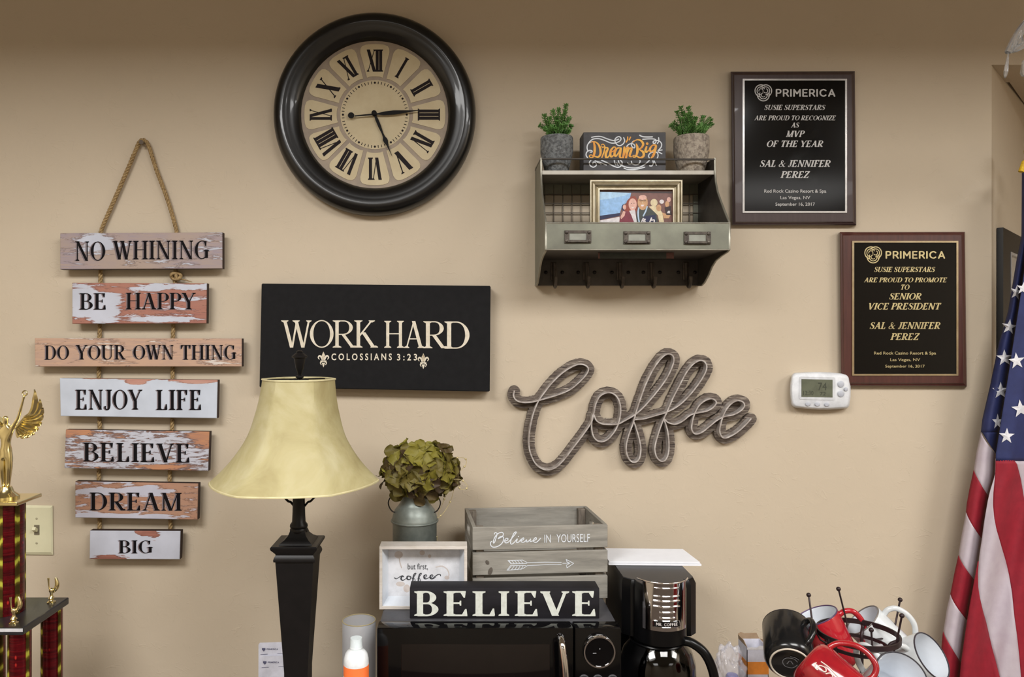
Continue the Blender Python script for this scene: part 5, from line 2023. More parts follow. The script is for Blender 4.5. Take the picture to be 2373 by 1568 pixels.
# head: plan outline with a bowed front
plan = [(X0, -.128), (X0, -.285), (X0 + .014, -.300)]
for i in range(13):
    a_ = pi * i / 12
    plan.append((xc - .050 * cos(a_), -.300 - .052 * sin(a_)))
plan += [(X1 - .014, -.300), (X1, -.285), (X1, -.128)]
A = [bm.verts.new((x, y, zh)) for x, y in plan]
B = [bm.verts.new((x, y, ZT - .010)) for x, y in plan]
cx0, cy0 = xc, -.21
C_ = [bm.verts.new((x + (cx0 - x) * .05, y + (cy0 - y) * .05, ZT - .001)) for x, y in plan]
nP = len(plan)
for X, Y in ((A, B), (B, C_)):
    for i in range(nP):
        bm.faces.new((X[i], X[(i + 1) % nP], Y[(i + 1) % nP], Y[i]))
bm.faces.new(A[::-1])
bm.faces.new(C_)
hd = obj('head', bm, BLK, t, 35)
bm = BM()
prism(bm, [(x + (cx0 - x) * .06, y + (cy0 - y) * .06, ZT - .001) for x, y in plan], (0, 0, .002))
obj('lid', bm, GRT, t, 35)
bm = BM()
box(bm, (X0 + .004, -.20, ZK + .02), (X1 - .004, -.130, zh + .002), .006)
obj('water_tower', bm, BLK, t, 40)
bm = BM()
box(bm, (X0, -.362, ZK), (X1, -.12, ZK + .024), .006)
lathe(bm, [(.062, ZK + .022), (.062, ZK + .030), (.058, ZK + .032)], (xc, -.285, 0), n=32)
obj('base', bm, BLK, t, 40)
# chrome wrap on the bowed front
zc0, zc1 = P(0, 1462, 1.40).z, P(0, 1352, 1.40).z
bm = BM()


def arcp(a_, r_=.0525, dz=0):
    return V((xc + (r_ - .0018) * sin(a_), -.300 - r_ * cos(a_), dz))


n = 20
A, B = [], []
for i in range(n + 1):
    a_ = radians(-52 + 104 * i / n)
    A.append(bm.verts.new(arcp(a_, .0532, zc0)))
    B.append(bm.verts.new(arcp(a_, .0532, zc1)))
for i in range(n):
    bm.faces.new((A[i], A[i + 1], B[i + 1], B[i]))
CHM = mat('chrome', (225, 222, 222))
cw_ = obj('chrome_panel', bm, CHM, hd, 60, recalc=False)
bm = BM()
tube(bm, [tuple(arcp(radians(-68 + 136 * i / 24), .0535, zc1 + .001)) for i in range(25)], .0014, 6)
obj('chrome_lip', bm, CHM, hd, 60)
for (py, wa, rr) in ((1364, 26, .0011), (1383, 27, .0013), (1394, 28, .0018), (1407, 28, .0018), (1420, 16, .0018), (1433, 16, .0018)):
    bm = BM()
    z = P(0, py, 1.395).z
    tube(bm, [tuple(arcp(radians(-wa + 2 * wa * i / 12), .0538, z)) for i in range(13)], rr, 8)
    obj('vent_bar', bm, CHM, hd, 60)
bm = BM()
zz = P(0, 1447, 1.395).z
A = []
for rr, s in ((.0545, 1),):
    a0, b0 = -29, 29
    f_, g_ = [], []
    for i in range(9):
        a_ = radians(a0 + (b0 - a0) * i / 8)
        f_.append(bm.verts.new(arcp(a_, rr, zz - .0058)))
        g_.append(bm.verts.new(arcp(a_, rr, zz + .0058)))
    for i in range(8):
        bm.faces.new((f_[i], f_[i + 1], g_[i + 1], g_[i]))
bd = obj('badge', bm, mat('badge_black', (12, 10, 12), .3), hd, 60, recalc=False)
bm = BM()
tube(bm, [tuple(arcp(radians(a_), .0548, zz + s_ * .0056)) for s_, rng in ((1, range(-29, 30, 4)), (-1, range(29, -30, -4))) for a_ in rng], .0006, 5, closed=True)
obj('badge_rim', bm, CHM, bd, 60)
bm = BM()
polys = block_polys('MR. COFFEE', .2)
xs = [p[0] for q_ in polys for p in q_]
ys = [p[1] for q_ in polys for p in q_]
for q_ in polys:
    bm.faces.new([bm.verts.new(arcp(radians(-22 + 44 * (u - min(xs)) / (max(xs) - min(xs))), .0549, zz - .003 + .006 * (v - min(ys)) / (max(ys) - min(ys)))) for u, v in q_])
obj('lettering', bm, mat('badge_text', (214, 208, 206), .5), bd, recalc=False)
# carafe: a thing of its own, sits on the hot plate
t = thing('glass_carafe', 'dark glass coffee carafe with black handle in the coffee maker', 'carafe', (xc, -.285, ZK + .0325))
gx, gy = xc, -.285
zc_ = P(0, 1570, 1.42).z
bm = BM()
prof_ = [(.048, ZK + .033), (.058, ZK + .036), (.068, zc_ - .035), (.0725, zc_ - .010), (.0715, zc_ + .015), (.064, zc_ + .038), (.052, zc_ + .054), (.047, zc_ + .061), (.045, zc_ + .061), (.050, zc_ + .052), (.062, zc_ + .037), (.0695, zc_ + .015), (.0705, zc_ - .010), (.066, zc_ - .034), (.056, ZK + .0385), (0.001, ZK + .037)]
lathe(bm, prof_, (gx, gy, 0), n=48, cap0=True, cap1=True)
obj('glass_bowl', bm, mat('smoked_glass', (120, 118, 116), .02, c2=(116, 114, 112), trans=1.0, ior=1.48), t, 60)
bm = BM()
lathe(bm, [(.050, ZK + .0385), (.0655, zc_ - .034), (.0695, zc_ - .012), (.0690, zc_ - .006), (0, zc_ - .006)], (gx, gy, 0), n=40)
cf = obj('coffee', bm, mat('brewed_coffee', (20, 10, 6), .1, c2=(16, 8, 5)), t, 50)
cf['label'] = 'black coffee filling the lower half'
bm = BM()
lathe(bm, [(.0485, zc_ + .055), (.0495, zc_ + .066), (.046, zc_ + .074), (.02, zc_ + .078), (0, zc_ + .078)], (gx, gy, 0), n=32)
tube(bm, [(gx + .051 * cos(a_), gy + .051 * sin(a_), zc_ + .056) for a_ in [i * pi / 18 for i in range(36)]], .0025, 6, closed=True)
obj('lid', bm, BLK, t, 50)
bm = BM()
q_ = catmull([(gx + .036, gy - .036, zc_ + .066), (gx + .052, gy - .045, zc_ + .066), (gx + .074, gy - .052, zc_ + .050), (gx + .088, gy - .056, zc_ + .020), (gx + .094, gy - .058, zc_ - .02), (gx + .092, gy - .056, zc_ - .055)], 5)
tube(bm, q_, .0088, 10)
obj('handle', bm, BLK, t, 60)

# envelopes on the coffee maker's lid
for i in range(2):
    bm = BM()
    z = ZT + .0016 + i * .0042
    a_ = P(1411, 0, 1.54).x
    prism(bm, [(a_ - .0 + .001 * i, -.208, z), (P(1624, 0, 1.54).x - .003 * i, -.214 + .001 * i, z), (P(1585, 0, 1.63).x - .002 * i, -.118, z), (a_ + .001 * i, -.112, z)], (0, 0, .0036))
    o = obj('envelope', bm, mat('paper_bright', (236, 238, 244), .6, c2=(232, 234, 240)), None, loc=(.4, -.16, z))
    tag(o, ('lower' if i == 0 else 'upper') + ' white envelope of the pair lying on top of the coffee maker', 'envelope', 'envelopes on the coffee maker')

# ================================================================== squeeze bottle, frosted jar, card
dT = 1.30
c_ = P(825.5, 0, dT)
zq = lambda y, d_=dT: CZ - (y - CY) * d_ / 1750
t = thing('plastic_bottle', 'white bottle with orange label and white cap beside the microwave', 'bottle', (c_.x, c_.y, ZK))
k = dT / 1750
bm = BM()
lathe(bm, [(27 * k, ZK), (29 * k, ZK + .004), (29 * k, zq(1535)), (28.5 * k, zq(1525)), (25.5 * k, zq(1513)), (20 * k, zq(1506)), (15 * k, zq(1502)), (14.5 * k, zq(1497))], (c_.x, c_.y, 0), n=32)
obj('bottle_body', bm, mat('bottle_white', (236, 240, 244), .3), t, 50)
bm = BM()
lathe(bm, [(15 * k, zq(1503)), (15 * k, zq(1499)), (14.2 * k, zq(1498)), (14 * k, zq(1480)), (13.4 * k, zq(1477)), (0, zq(1477))], (c_.x, c_.y, 0), n=28)
obj('cap', bm, mat('cap_white', (214, 224, 228), .35), t, 40)
bm = BM()
lathe(bm, [(29.2 * k, ZK + .03), (29.3 * k, zq(1538)), (29 * k, zq(1537.5))], (c_.x, c_.y, 0), n=32, cap0=False, cap1=False)
lb_ = obj('label', bm, mat('label_orange', (236, 116, 56), .45, c2=(232, 110, 50)), t, 60)
bm = BM()
for y0_, y1_ in ((1561, 1576),):
    f_, g_ = [], []
    for i in range(9):
        a_ = radians(-75 + 80 * i / 8)
        f_.append(bm.verts.new((c_.x + 29.6 * k * sin(a_), c_.y - 29.6 * k * cos(a_), zq(y1_))))
        g_.append(bm.verts.new((c_.x + 29.6 * k * sin(a_), c_.y - 29.6 * k * cos(a_), zq(y0_ + i * .3))))
    for i in range(8):
        bm.faces.new((f_[i], f_[i + 1], g_[i + 1], g_[i]))
obj('label_stripe', bm, mat('label_cream', (240, 226, 206), .5), lb_, recalc=False)

dT = 1.45
c_ = P(832, 0, dT)
t = thing('frosted_jar', 'open translucent grey cylinder standing behind the white bottle', 'jar', (c_.x, c_.y, ZK))
k = dT / 1750
bm = BM()
zt3 = zq(1436, dT)
lathe(bm, [(.030, ZK), (.0315, ZK + .003), (38.5 * k, zt3), (37.6 * k, zt3), (.0305, ZK + .005), (.001, ZK + .004)], (c_.x, c_.y, 0), n=40)
n_ = NT('frosted_plastic')
n_.b.inputs['Base Color'].default_value = lin((196, 198, 202))
n_.b.inputs['Roughness'].default_value = .35
n_.b.inputs['Alpha'].default_value = .45
obj('cylinder', bm, n_.m, t, 50)
bm = BM()
tube(bm, [(c_.x + 38 * k * cos(a_), c_.y + 38 * k * sin(a_), zt3) for a_ in [i * pi / 20 for i in range(40)]], .0009, 6, closed=True)
obj('rim', bm, mat('rim_tan', (170, 156, 116), .5), t, 60)

dT = 1.56
t = thing('leaflet_card', 'white printed card standing behind the lamp column', 'card', P(640, 1600, dT))
bm = BM()
zb4 = ZK
a_, b_ = P(598.5, 1489, dT), P(702, 0, dT)
pts_ = [(598.5, 1560), (599, 1493), (602, 1489), (702, 1486), (702, 1560)]
yb = -CAM_D + dT
pl3 = [P(x, y, dT) for x, y in pts_]
pl3[0].z = pl3[-1].z = ZK + .0005
prism(bm, pl3, (0, .0012, 0))
cd = obj('card_back', bm, mat('card_white', (222, 224, 238), .5), t)
bm = BM()
pl3 = [P(x, y, dT - .004) for x, y in [(606, 1560), (606.5, 1524), (609, 1520), (700, 1516), (700, 1560)]]
pl3[0].z = pl3[-1].z = ZK + .0005
prism(bm, pl3, (0, .0012, 0))
cd2 = obj('card_front', bm, mat('card_white', (222, 224, 238), .5), t)
IN2 = mat('print_slate', (92, 94, 124), .6)
for (host, ly, lx, d_) in ((cd, 1504, 611, dT - .0004), (cd2, 1534.5, 613.5, dT - .0044)):
    bm = BM()
    flat(bm, [(lx - 4, ly - 3), (lx + 4, ly - 3), (lx + 4, ly + 1), (lx, ly + 5), (lx - 4, ly + 1)], d_)
    block(bm, 'PRIMERICA', lx + 7, lx + 33, ly - 2.3, ly + 1.7, d_, .2)
    stroke(bm, [(lx - 7, ly + 12), (lx + 9, ly + 11)], 1, d_, smooth=False)
    stroke(bm, [(lx + 32, ly + 9.5), (lx + 48, ly + 8.5)], .8, d_, smooth=False)
    obj('lettering', bm, IN2, host, recalc=False)

# ================================================================== trophy
GOLD = mat('trophy_gold', (238, 224, 170), .18, 1.0, c2=(230, 214, 156), sc=40)
n_ = NT('red_prism_foil')
v_ = n_.n.new('ShaderNodeTexVoronoi')
v_.inputs['Scale'].default_value = 60
n_.link(n_.mapping((1, 1, .5)), v_.inputs['Vector'])
sp_n = n_.math('SUBTRACT', 1, n_.math('MULTIPLY', v_.outputs['Distance'], 7), clamp=True)  # sparkling glints of the foil, painted into its colour as bright spots
g = n_.noise(n_.mapping((1, 1, 14)), 16, 4)
cr = n_.ramp(g, [(.3, lin((66, 5, 14))), (.7, lin((112, 11, 22)))])
n_.link(n_.mix(sp_n, cr, lin((250, 70, 60))), n_.b.inputs['Base Color'])
n_.b.inputs['Roughness'].default_value = .22
n_.b.inputs['Metallic'].default_value = .5
n_.bump(g, .6, .001)
FOIL = n_.m
n_ = NT('gold_prism_strip')
wv = n_.n.new('ShaderNodeTexWave')
wv.wave_type = 'BANDS'
wv.bands_direction = 'Z'
wv.inputs['Scale'].default_value = 8
wv.inputs['Distortion'].default_value = 2
n_.link(n_.mapping((9, 9, 1)), wv.inputs['Vector'])
n_.link(n_.ramp(wv.outputs['Fac'], [(.4, lin((84, 70, 32))), (.8, lin((140, 122, 48))), (.97, lin((232, 234, 90)))]), n_.b.inputs['Base Color'])
n_.b.inputs['Roughness'].default_value = .25
n_.b.inputs['Metallic'].default_value = .6
GSTR = n_.m
MRB = mat('black_marble', (44, 44, 48), .3, c2=(30, 30, 34), sc=12, coat=.1)
tx, ty = -.876, -CAM_D + 1.468
ZP = P(0, 1383, 1.55).z
t = thing('trophy', 'red columned trophy with gold winged figure on dark marble tiers', 'trophy', (tx, ty, ZK))
bm = BM()
box(bm, (tx - .085, ty - .09, ZK), (tx + .085, ty + .09, ZK + .03), .002)
obj('base', bm, MRB, t)
bm = BM()
box(bm, (tx - .079, ty - .083, ZP - .014), (tx + .079, ty + .082, ZP), .002)
obj('platform', bm, MRB, t)
bm = BM()
box(bm, (tx - .079, ty - .0836, ZP - .007), (tx + .079, ty - .083, ZP - .001))
obj('platform_edge', bm, mat('edge_white', (210, 210, 214), .4), t)


def foil_col(px_, py_, r_, z0_, z1_, golds, nm='column'):
    bm = BM()
    n = 24
    A, B = [], []
    for i in range(n):
        a_ = 2 * pi * i / n
        A.append(bm.verts.new((px_ + r_ * sin(a_), py_ - r_ * cos(a_), z0_)))
        B.append(bm.verts.new((px_ + r_ * sin(a_), py_ - r_ * cos(a_), z1_)))
    for i in range(n):
        bm.faces.new((A[i], A[(i + 1) % n], B[(i + 1) % n], B[i]))
    bm.faces.new(A[::-1]); bm.faces.new(B)
    c = obj(nm, bm, FOIL, t, 40)
    for g_ in golds:
        bm = BM()
        hw = radians(8 if r_ > .03 else 9)
        a0 = radians(g_)
        cyl_pts = [(px_ + (r_ + .0015) * sin(a0 + q_), py_ - (r_ + .0015) * cos(a0 + q_)) for q_ in (-hw, -hw / 2, 0, hw / 2, hw)]
        inn = [(px_ + (r_ - .0005) * sin(a0 + q_), py_ - (r_ - .0005) * cos(a0 + q_)) for q_ in (hw, 0, -hw)]
        prism(bm, [(x, y, z0_ + .0005) for x, y in cyl_pts + inn], (0, 0, z1_ - z0_ - .001))
        obj('gold_strip', bm, GSTR, c)
    return c


ZU = P(0, 1160, 1.44).z
foil_col(tx - .003, ty, .0335, ZP, ZU - .006, (16, 67, -38, 130, 180, -95))
for sx in (-.058, .058):
    for sy in (-.056, .056):
        foil_col(tx + sx, ty + sy, .0195, ZK + .03, ZP - .014, (-42, 68, 150, -130))
bm = BM()
box(bm, (tx - .041, ty - .043, ZU - .007), (tx + .045, ty + .043, ZU), .0015)
obj('top_plate', bm, GOLD, t)
# winged figure
fxx, fz0 = P(14, 0, 1.468).x, ZU
bm = BM()
lathe(bm, [(.024, 0), (.024, .004), (.019, .008), (.014, .012), (.012, .018), (.010, .022)], (fxx, ty, fz0), n=24)
obj('figure_base', bm, GOLD, t, 50)
fz = lambda y: CZ - (y - CY) * 1.468 / 1750
fig = BM()
# one continuous skinned body: pelvis root, legs, torso, neck, head, two raised arms
J = {'pel': (0, 0, fz(1050), .0115), 'wst': (0, 0, fz(1022), .0085), 'chs': (0, -.002, fz(1000), .0125), 'nck': (0, -.001, fz(984), .004), 'hd0': (0, -.002, fz(974), .0062), 'hd1': (0, -.002, fz(962), .0058),
     'kl': (-.006, -.003, fz(1085), .0075), 'kr': (.006, -.001, fz(1085), .0075), 'al': (-.004, 0, fz(1128), .004), 'ar': (.004, 0, fz(1128), .004),
     'hl': (-.0055, 0, fz(1058), .0095), 'hr': (.0055, 0, fz(1058), .0095),
     'sl': (-.012, 0, fz(993), .0052), 'sr': (.012, 0, fz(993), .0052), 'el': (-.024, -.004, fz(972), .0035), 'er': (.026, -.004, fz(968), .0035), 'wl': (-.032, -.006, fz(928), .0024), 'wr': (.037, -.006, fz(925), .0024),
     'gl': (-.034, -.006, fz(918), .0032), 'gr': (.039, -.006, fz(915), .0032)}
E_ = [('pel', 'wst'), ('wst', 'chs'), ('chs', 'nck'), ('nck', 'hd0'), ('hd0', 'hd1'), ('pel', 'hl'), ('pel', 'hr'), ('hl', 'kl'), ('hr', 'kr'), ('kl', 'al'), ('kr', 'ar'), ('chs', 'sl'), ('chs', 'sr'), ('sl', 'el'), ('sr', 'er'),
      ('el', 'wl'), ('er', 'wr'), ('wl', 'gl'), ('wr', 'gr')]
names_ = list(J)
me = bpy.data.meshes.new('figure')
og = ORG[t.name]
me.from_pydata([V((fxx + J[n][0], ty + J[n][1], J[n][2])) - og for n in names_], [(names_.index(a_), names_.index(b_)) for a_, b_ in E_], [])
me.materials.append(GOLD)
o = bpy.data.objects.new('figure', me)
COL.objects.link(o)
o.parent = t
ORG[o.name] = og
sk = o.modifiers.new('skin', 'SKIN')
lay = me.skin_vertices[0].data if me.skin_vertices else None
if lay is None:
    bpy.context.view_layer.objects.active = o
for i, n in enumerate(names_):
    me.skin_vertices[0].data[i].radius = (J[n][3], J[n][3] * .85)
    me.skin_vertices[0].data[i].use_root = (n == 'pel')
sb = o.modifiers.new('sub', 'SUBSURF')
sb.levels = sb.render_levels = 2
sk.use_smooth_shade = True
bm = BM()
tube(bm, [(fxx + .040 + .0045 * cos(a_), ty - .006, fz(910) + .0045 * sin(a_)) for a_ in [i * pi / 6 for i in range(12)]], .0014, 6, closed=True)
obj('wreath', bm, GOLD, t, 60)
for s in (-1, 1):
    w_ = thing('wing', None, None, (fxx, ty, fz(1000)))
    w_.parent = t
    w_.location = V((fxx, ty, fz(1000))) - ORG[t.name]
    # feathers: long outer ones sweep up, short ones hang below
    ST = [(48, 968), (50, 969), (46, 973), (42, 977), (38, 981), (34, 985), (30, 988), (26, 991), (23, 993), (20, 995)]
    TP = [(81, 902), (92, 924), (98, 944), (98, 962), (94, 980), (86, 995), (75, 1007), (62, 1014), (49, 1017), (36, 1014)]
    F = []
    for n_f, ((ax_, ay_), (bx_2, by_2)) in enumerate(zip(ST, TP)):
        up = max(0.0, 1 - n_f / 5.0)
        cx_, cy_ = (ax_ + (bx_2 - ax_) * (.55 + .5 * up), by_2 + (ay_ - by_2) * (.5 + .35 * up) + 5)
        F.append([((1 - q_) ** 2 * (ax_ - 14) * .00084 + 2 * q_ * (1 - q_) * (cx_ - 14) * .00084 + q_ * q_ * (bx_2 - 14) * .00084, (1 - q_) ** 2 * ay_ + 2 * q_ * (1 - q_) * cy_ + q_ * q_ * by_2) for q_ in (0, .25, .5, .75, 1)])
    F.append([((18 - 14) * .00084, 996), ((34 - 14) * .00084, 984), ((50 - 14) * .00084, 970), ((62 - 14) * .00084, 962)])
    for k_, f4 in enumerate(F):
        pts = catmull([(s * x, y) for x, y in f4], 5)
        bm = BM()
        prev = None
        nP = len(pts)
        for i, (x, y) in enumerate(pts):
            u_ = i / (nP - 1)
            wd_ = (.0016 + .0046 * sin(pi * min(1, u_ * .75 + .05))) * (1 if u_ < .8 else (1 - u_) / .2 * .85 + .15)
            a_ = V((fxx + x, ty + .010 - .012 * u_ + .0016 * k_, fz(y)))
            nx = pts[min(nP - 1, i + 1)]
            pv = pts[max(0, i - 1)]
            tg = V((nx[0] - pv[0], 0, fz(nx[1]) - fz(pv[1]))).normalized()
            pr = V((tg.z, 0, -tg.x))
            row = [bm.verts.new(a_ + pr * wd_ * c4 + V((0, y4, 0))) for c4, y4 in ((-1, .0012), (0, -.0022), (1, .0012), (0, .0025))]
            if prev:
                for j in range(4):
                    bm.faces.new((prev[j], prev[(j + 1) % 4], row[(j + 1) % 4], row[j]))
            else:
                bm.faces.new(row)
            prev = row
        bm.faces.new(prev[::-1])
        obj('feather', bm, GOLD, w_, 50)
# little winged cups on the platform corners
for (sx, sy) in ((.060, .050), (.050, -.062), (-.06, .05), (-.06, -.062)):
    c3 = V((tx + sx, ty + sy, ZP))
    bm = BM()
    lathe(bm, [(.0085, 0), (.0085, .002), (.005, .004), (.004, .006), (.0062, .009), (.004, .012), (.003, .014), (.0025, .018), (.005, .024), (.004, .028), (0, .030)], c3, n=16)
    tp_ = obj('corner_finial', bm, GOLD, t, 50)
    bm = BM()
    for s, h_ in ((1, 1.0), (-1, .95)):
        pts = catmull([(s * .001, .020), (s * .008, .027), (s * .011, .036), (s * .008, .050 * h_)] if s > 0 else [(-.001, .022), (-.0045, .027), (-.006, .036), (-.0068, .049)], 4)
        tube(bm, [tuple(c3 + V((x, .001, z))) for x, z in pts], [.0022 + .0024 * sin(pi * i / (len(pts) - 1)) * (1 if s > 0 else -.45) for i in range(len(pts))], 6)
    obj('finial_wing', bm, GOLD, tp_, 60)

# ================================================================== mug carousel and mugs
IRON = mat('wrought_iron', (52, 36, 38), .45, .3, c2=(40, 30, 32))
dR = 1.36
rc = P(1988, 1468, dR)
t = thing('mug_rack', 'dark wrought iron mug rack with ball-ended rods', 'mug rack', (rc.x, rc.y, ZK))


def band(bm, c, r_, h_, th_=.002, a0=0, a1=360, n=48):
    pr = []
    for i in range(n + 1):
        a_ = radians(a0 + (a1 - a0) * i / n)
        row = [bm.verts.new((c.x + (r_ + dr_) * cos(a_), c.y + (r_ + dr_) * sin(a_), c.z + dz)) for dr_, dz in ((0, -h_), (th_, -h_), (th_, h_), (0, h_))]
        pr.append(row)
    for A, B in zip(pr, pr[1:]):
        for j in range(4):
            bm.faces.new((A[j], A[(j + 1) % 4], B[(j + 1) % 4], B[j]))


bm = BM()
band(bm, rc, .066, .0044, .0026)
obj('top_hoop', bm, IRON, t, 40)
zlo = P(0, 1495, dR).z
bm = BM()
band(bm, V((rc.x, rc.y, zlo)), .050, .003)
obj('lower_hoop', bm, IRON, t, 40)
bm = BM()
lathe(bm, [(.09, ZK), (.09, ZK + .004), (.02, ZK + .010), (.006, ZK + .012)], (rc.x, rc.y, 0), n=36)
obj('base', bm, IRON, t, 40)
for a_ in (50, 140, 195, 345):
    bm = BM()
    a_ = radians(a_ + 5)
    x, y = rc.x + .066 * cos(a_), rc.y + .066 * sin(a_)
    x2, y2 = rc.x + .051 * cos(a_), rc.y + .051 * sin(a_)
    tube(bm, catmull([(x, y, rc.z), (x, y, rc.z - .008), (x2, y2, zlo), (x2, y2, zlo - .05), (rc.x + .03 * cos(a_), rc.y + .03 * sin(a_), ZK + .06), (rc.x + .05 * cos(a_), rc.y + .05 * sin(a_), ZK + .005)], 5), .0032, 8)
    obj('upright', bm, IRON, t, 60)
for (bx, by, ex, ey, d0, d1) in ((1874, 1378, 1884, 1452, 1.40, 1.37), (1943, 1364, 1962, 1440, 1.42, 1.42), (2086, 1389, 2073, 1455, 1.42, 1.42), (2090, 1426, 2076, 1496, 1.31, 1.32), (2019, 1459, 2021, 1492, 1.31, 1.315)):
    bm = BM()
    p0, p1 = P(bx, by, d0), P(ex, ey, d1)
    cen2 = V((rc.x, rc.y, zlo))
    dirv = V((cen2.x - p1.x, cen2.y - p1.y, 0)).normalized()
    p2 = V((rc.x, rc.y, zlo)) - dirv * .051
    mid = p1.lerp(p2, .5) + V((0, 0, -.008))
    tube(bm, [tuple(p0), tuple(p1)] + [tuple(v) for v in (mid, p2)], .0017, 8)
    ball(bm, p0, .0042, 12)
    obj('rod', bm, IRON, t, 60)


def mug(label, rim_px, d, axis, hdir, col, cin, R=.041, H=.096, rim=(40, 36, 40), foot=None, handle_r=.0052, base_px=None, squat=0.0, hs=1.0):
    """axis points from the base to the rim; hdir = side the handle is on"""
    a = V(axis).normalized()
    if base_px:
        base = P(base_px[0], base_px[1], d)
        top = base + a * H
    else:
        top = P(rim_px[0], rim_px[1], d)
        base = top - a * H
    h_ = V(hdir)
    h_ = (h_ - a * h_.dot(a)).normalized()
    t = thing('mug', label, 'mug', base, 'mugs hung on the iron rack')
    th_ = .0032
    bm = BM()
    prof = [(R * .74, 0), (R * .78, 0), (R * .92, H * .06), (R * (1 + squat), H * .16), (R * (1 + squat), H * .5), (R, H * .97), (R - .001, H)]
    lathe(bm, prof + [(R - th_ + .001, H)], base, a, 40, 0, cap0=False, cap1=False)
    lathe(bm, [(R * .68, .003), (R * .74, 0)], base, a, 40, 2, cap0=True, cap1=False)
    lathe(bm, [(R - th_ + .001, H), (R - th_, H * .97), (R - th_, H * .15), (R * .75, .006), (.001, .0055)], base, a, 40, 1, cap0=False, cap1=True)
    mo = mat('mug_foot', (206, 196, 180), .7) if foot else col
    o = obj('mug_body', bm, [col, cin, col], t, 50)
    bm = BM()
    u, v, _ = frame_of(a)
    ro = [tuple(base + a * H + (u * cos(q_) + v * sin(q_)) * (R - th_ * .45)) for q_ in [i * pi / 20 for i in range(40)]]
    tube(bm, ro, th_ * .42, 6, closed=True)
    obj('rim', bm, mat('rim_%d' % rim[0], rim, .35), t, 60)
    if foot:
        bm = BM()
        tube(bm, [tuple(base + (u * cos(q_) + v * sin(q_)) * (R * .76)) for q_ in [i * pi / 20 for i in range(40)]], .0017, 8, closed=True)
        obj('foot_ring', bm, mo, t, 60)
    bm = BM()
    q_ = catmull([tuple(base + a * H * (.5 + (z - .5) * (.5 + .5 * hs)) + h_ * R * (.93 + (r_ - .93) * hs)) for z, r_ in ((.84, .93), (.87, 1.25), (.80, 1.60), (.60, 1.76), (.38, 1.66), (.20, 1.30), (.14, .95))], 5)
    tube(bm, q_, handle_r, 10)
    obj('handle', bm, col, t, 60)
    return t, base, a, h_, o


RED = mat('red_glaze', (172, 30, 42), .14, c2=(164, 27, 38), coat=.5)
REDD = mat('red_glaze_gradient', (178, 36, 40), .14, c2=(134, 20, 30), sc=9, coat=.5)
BKG = mat('black_glaze', (24, 24, 25), .2, c2=(17, 17, 18), sc=20, coat=.1, spec=.45)
WHG = mat('white_glaze', (206, 210, 212), .16, c2=(200, 204, 206), coat=.5)
INW = mat('white_glaze_inside', (214, 219, 226), .2, c2=(208, 213, 220), coat=.3)
mug('red mug with white inside tipped up at the back of the rack', (1891, 1426), 1.43, (-.42, .10, .90), (.9, -.1, .3), RED, INW, R=.0405, rim=(86, 60, 96))
tm, b_, a_, h_, mo_ = mug('black mug with its pale ringed foot facing out on the rack', None, 1.325, (.32, .89, .36), (.62, -.1, .8), BKG, BKG, R=.0425, H=.092, base_px=(1831, 1538), foot=1, hs=.6, rim=(41, 36, 40))
bm = BM()
u, v, _ = frame_of(a_)
for pts in ([(-.012, -.002), (-.004, -.010), (.008, -.008), (.012, .002), (.006, .010), (-.006, .010), (-.012, .004)], [(-.005, -.002), (.0, .005), (.005, -.003)], [(-.014, .009), (-.008, .013), (.0, .014)]):
    c5 = catmull(pts, 4)
    for i in range(len(c5) - 1):
        (xa, ya), (xb, yb6) = c5[i], c5[i + 1]
        pa, pb = b_ + u * xa + v * ya - a_ * (-.0024), b_ + u * xb + v * yb6 - a_ * (-.0024)
        dd_ = (pb - pa).cross(a_).normalized() * .0007
        bm.faces.new([bm.verts.new(p) for p in (pa - dd_, pb - dd_, pb + dd_, pa + dd_)])
obj('maker_mark', bm, mat('mark_silver', (120, 120, 124), .5), tm, recalc=False)
tm, b_, a_, h_, mo_ = mug('red mug with pale script lettering at the front of the rack', None, 1.27, (.66, -.62, -.58), (.60, .05, .80), REDD, INW, R=.042, H=.098, base_px=(1868, 1526), rim=(86, 60, 96), handle_r=.0048)
bm = BM()
fr = V((-.4, -.85, .37)).normalized()
fr = (fr - a_ * fr.dot(a_)).normalized()
sd_ = a_.cross(fr)


def on_mug(h, ang, r=.0426):
    r_ = .0420 + (r - .0420)
    return b_ + a_ * h + (fr * cos(ang) + sd_ * sin(ang)) * r_


txt = [[(.016, .10), (.018, .28), (.024, .30), (.022, .12), (.030, .02), (.034, .14), (.028, .22)], [(.036, .20), (.040, .05), (.046, .10), (.043, .22), (.050, .16)], [(.050, .24), (.055, -.08), (.060, .05), (.056, .22), (.064, .15)],
       [(.064, .22), (.068, .05), (.073, .12), (.070, .22), (.078, .16)], [(.076, .26), (.082, -.02), (.086, .10), (.082, .24), (.092, .18)], [(.020, -.06), (.034, -.10), (.050, -.06), (.066, -.12), (.082, -.06)]]
for pts in txt:
    c5 = catmull(pts, 5)
    tube(bm, [tuple(on_mug(h, an * .9 - .25)) for h, an in c5], .0009, 5)
obj('lettering', bm, mat('pale_script', (240, 226, 214), .4), tm, 60)
bm = BM()
for r0 in range(5):
    for c0 in range(6):
        for poly in [0]:
            h_c, an = .012 + r0 * .016, .55 + c0 * .14
            f = bm.faces.new([bm.verts.new(on_mug(h_c + dx, an + dy, .0424)) for dx, dy in ((-.003, -.03), (.003, -.03), (.003, .03), (-.003, .03))])
obj('dot_pattern', bm, mat('dark_red_print', (120, 16, 28), .3), tm, recalc=False)
mug('white mug tipped on its side at the back of the rack', (1999, 1436), 1.44, (-.62, .14, .62), (.55, -.25, .75), WHG, INW, R=.0375, rim=(122, 116, 112))
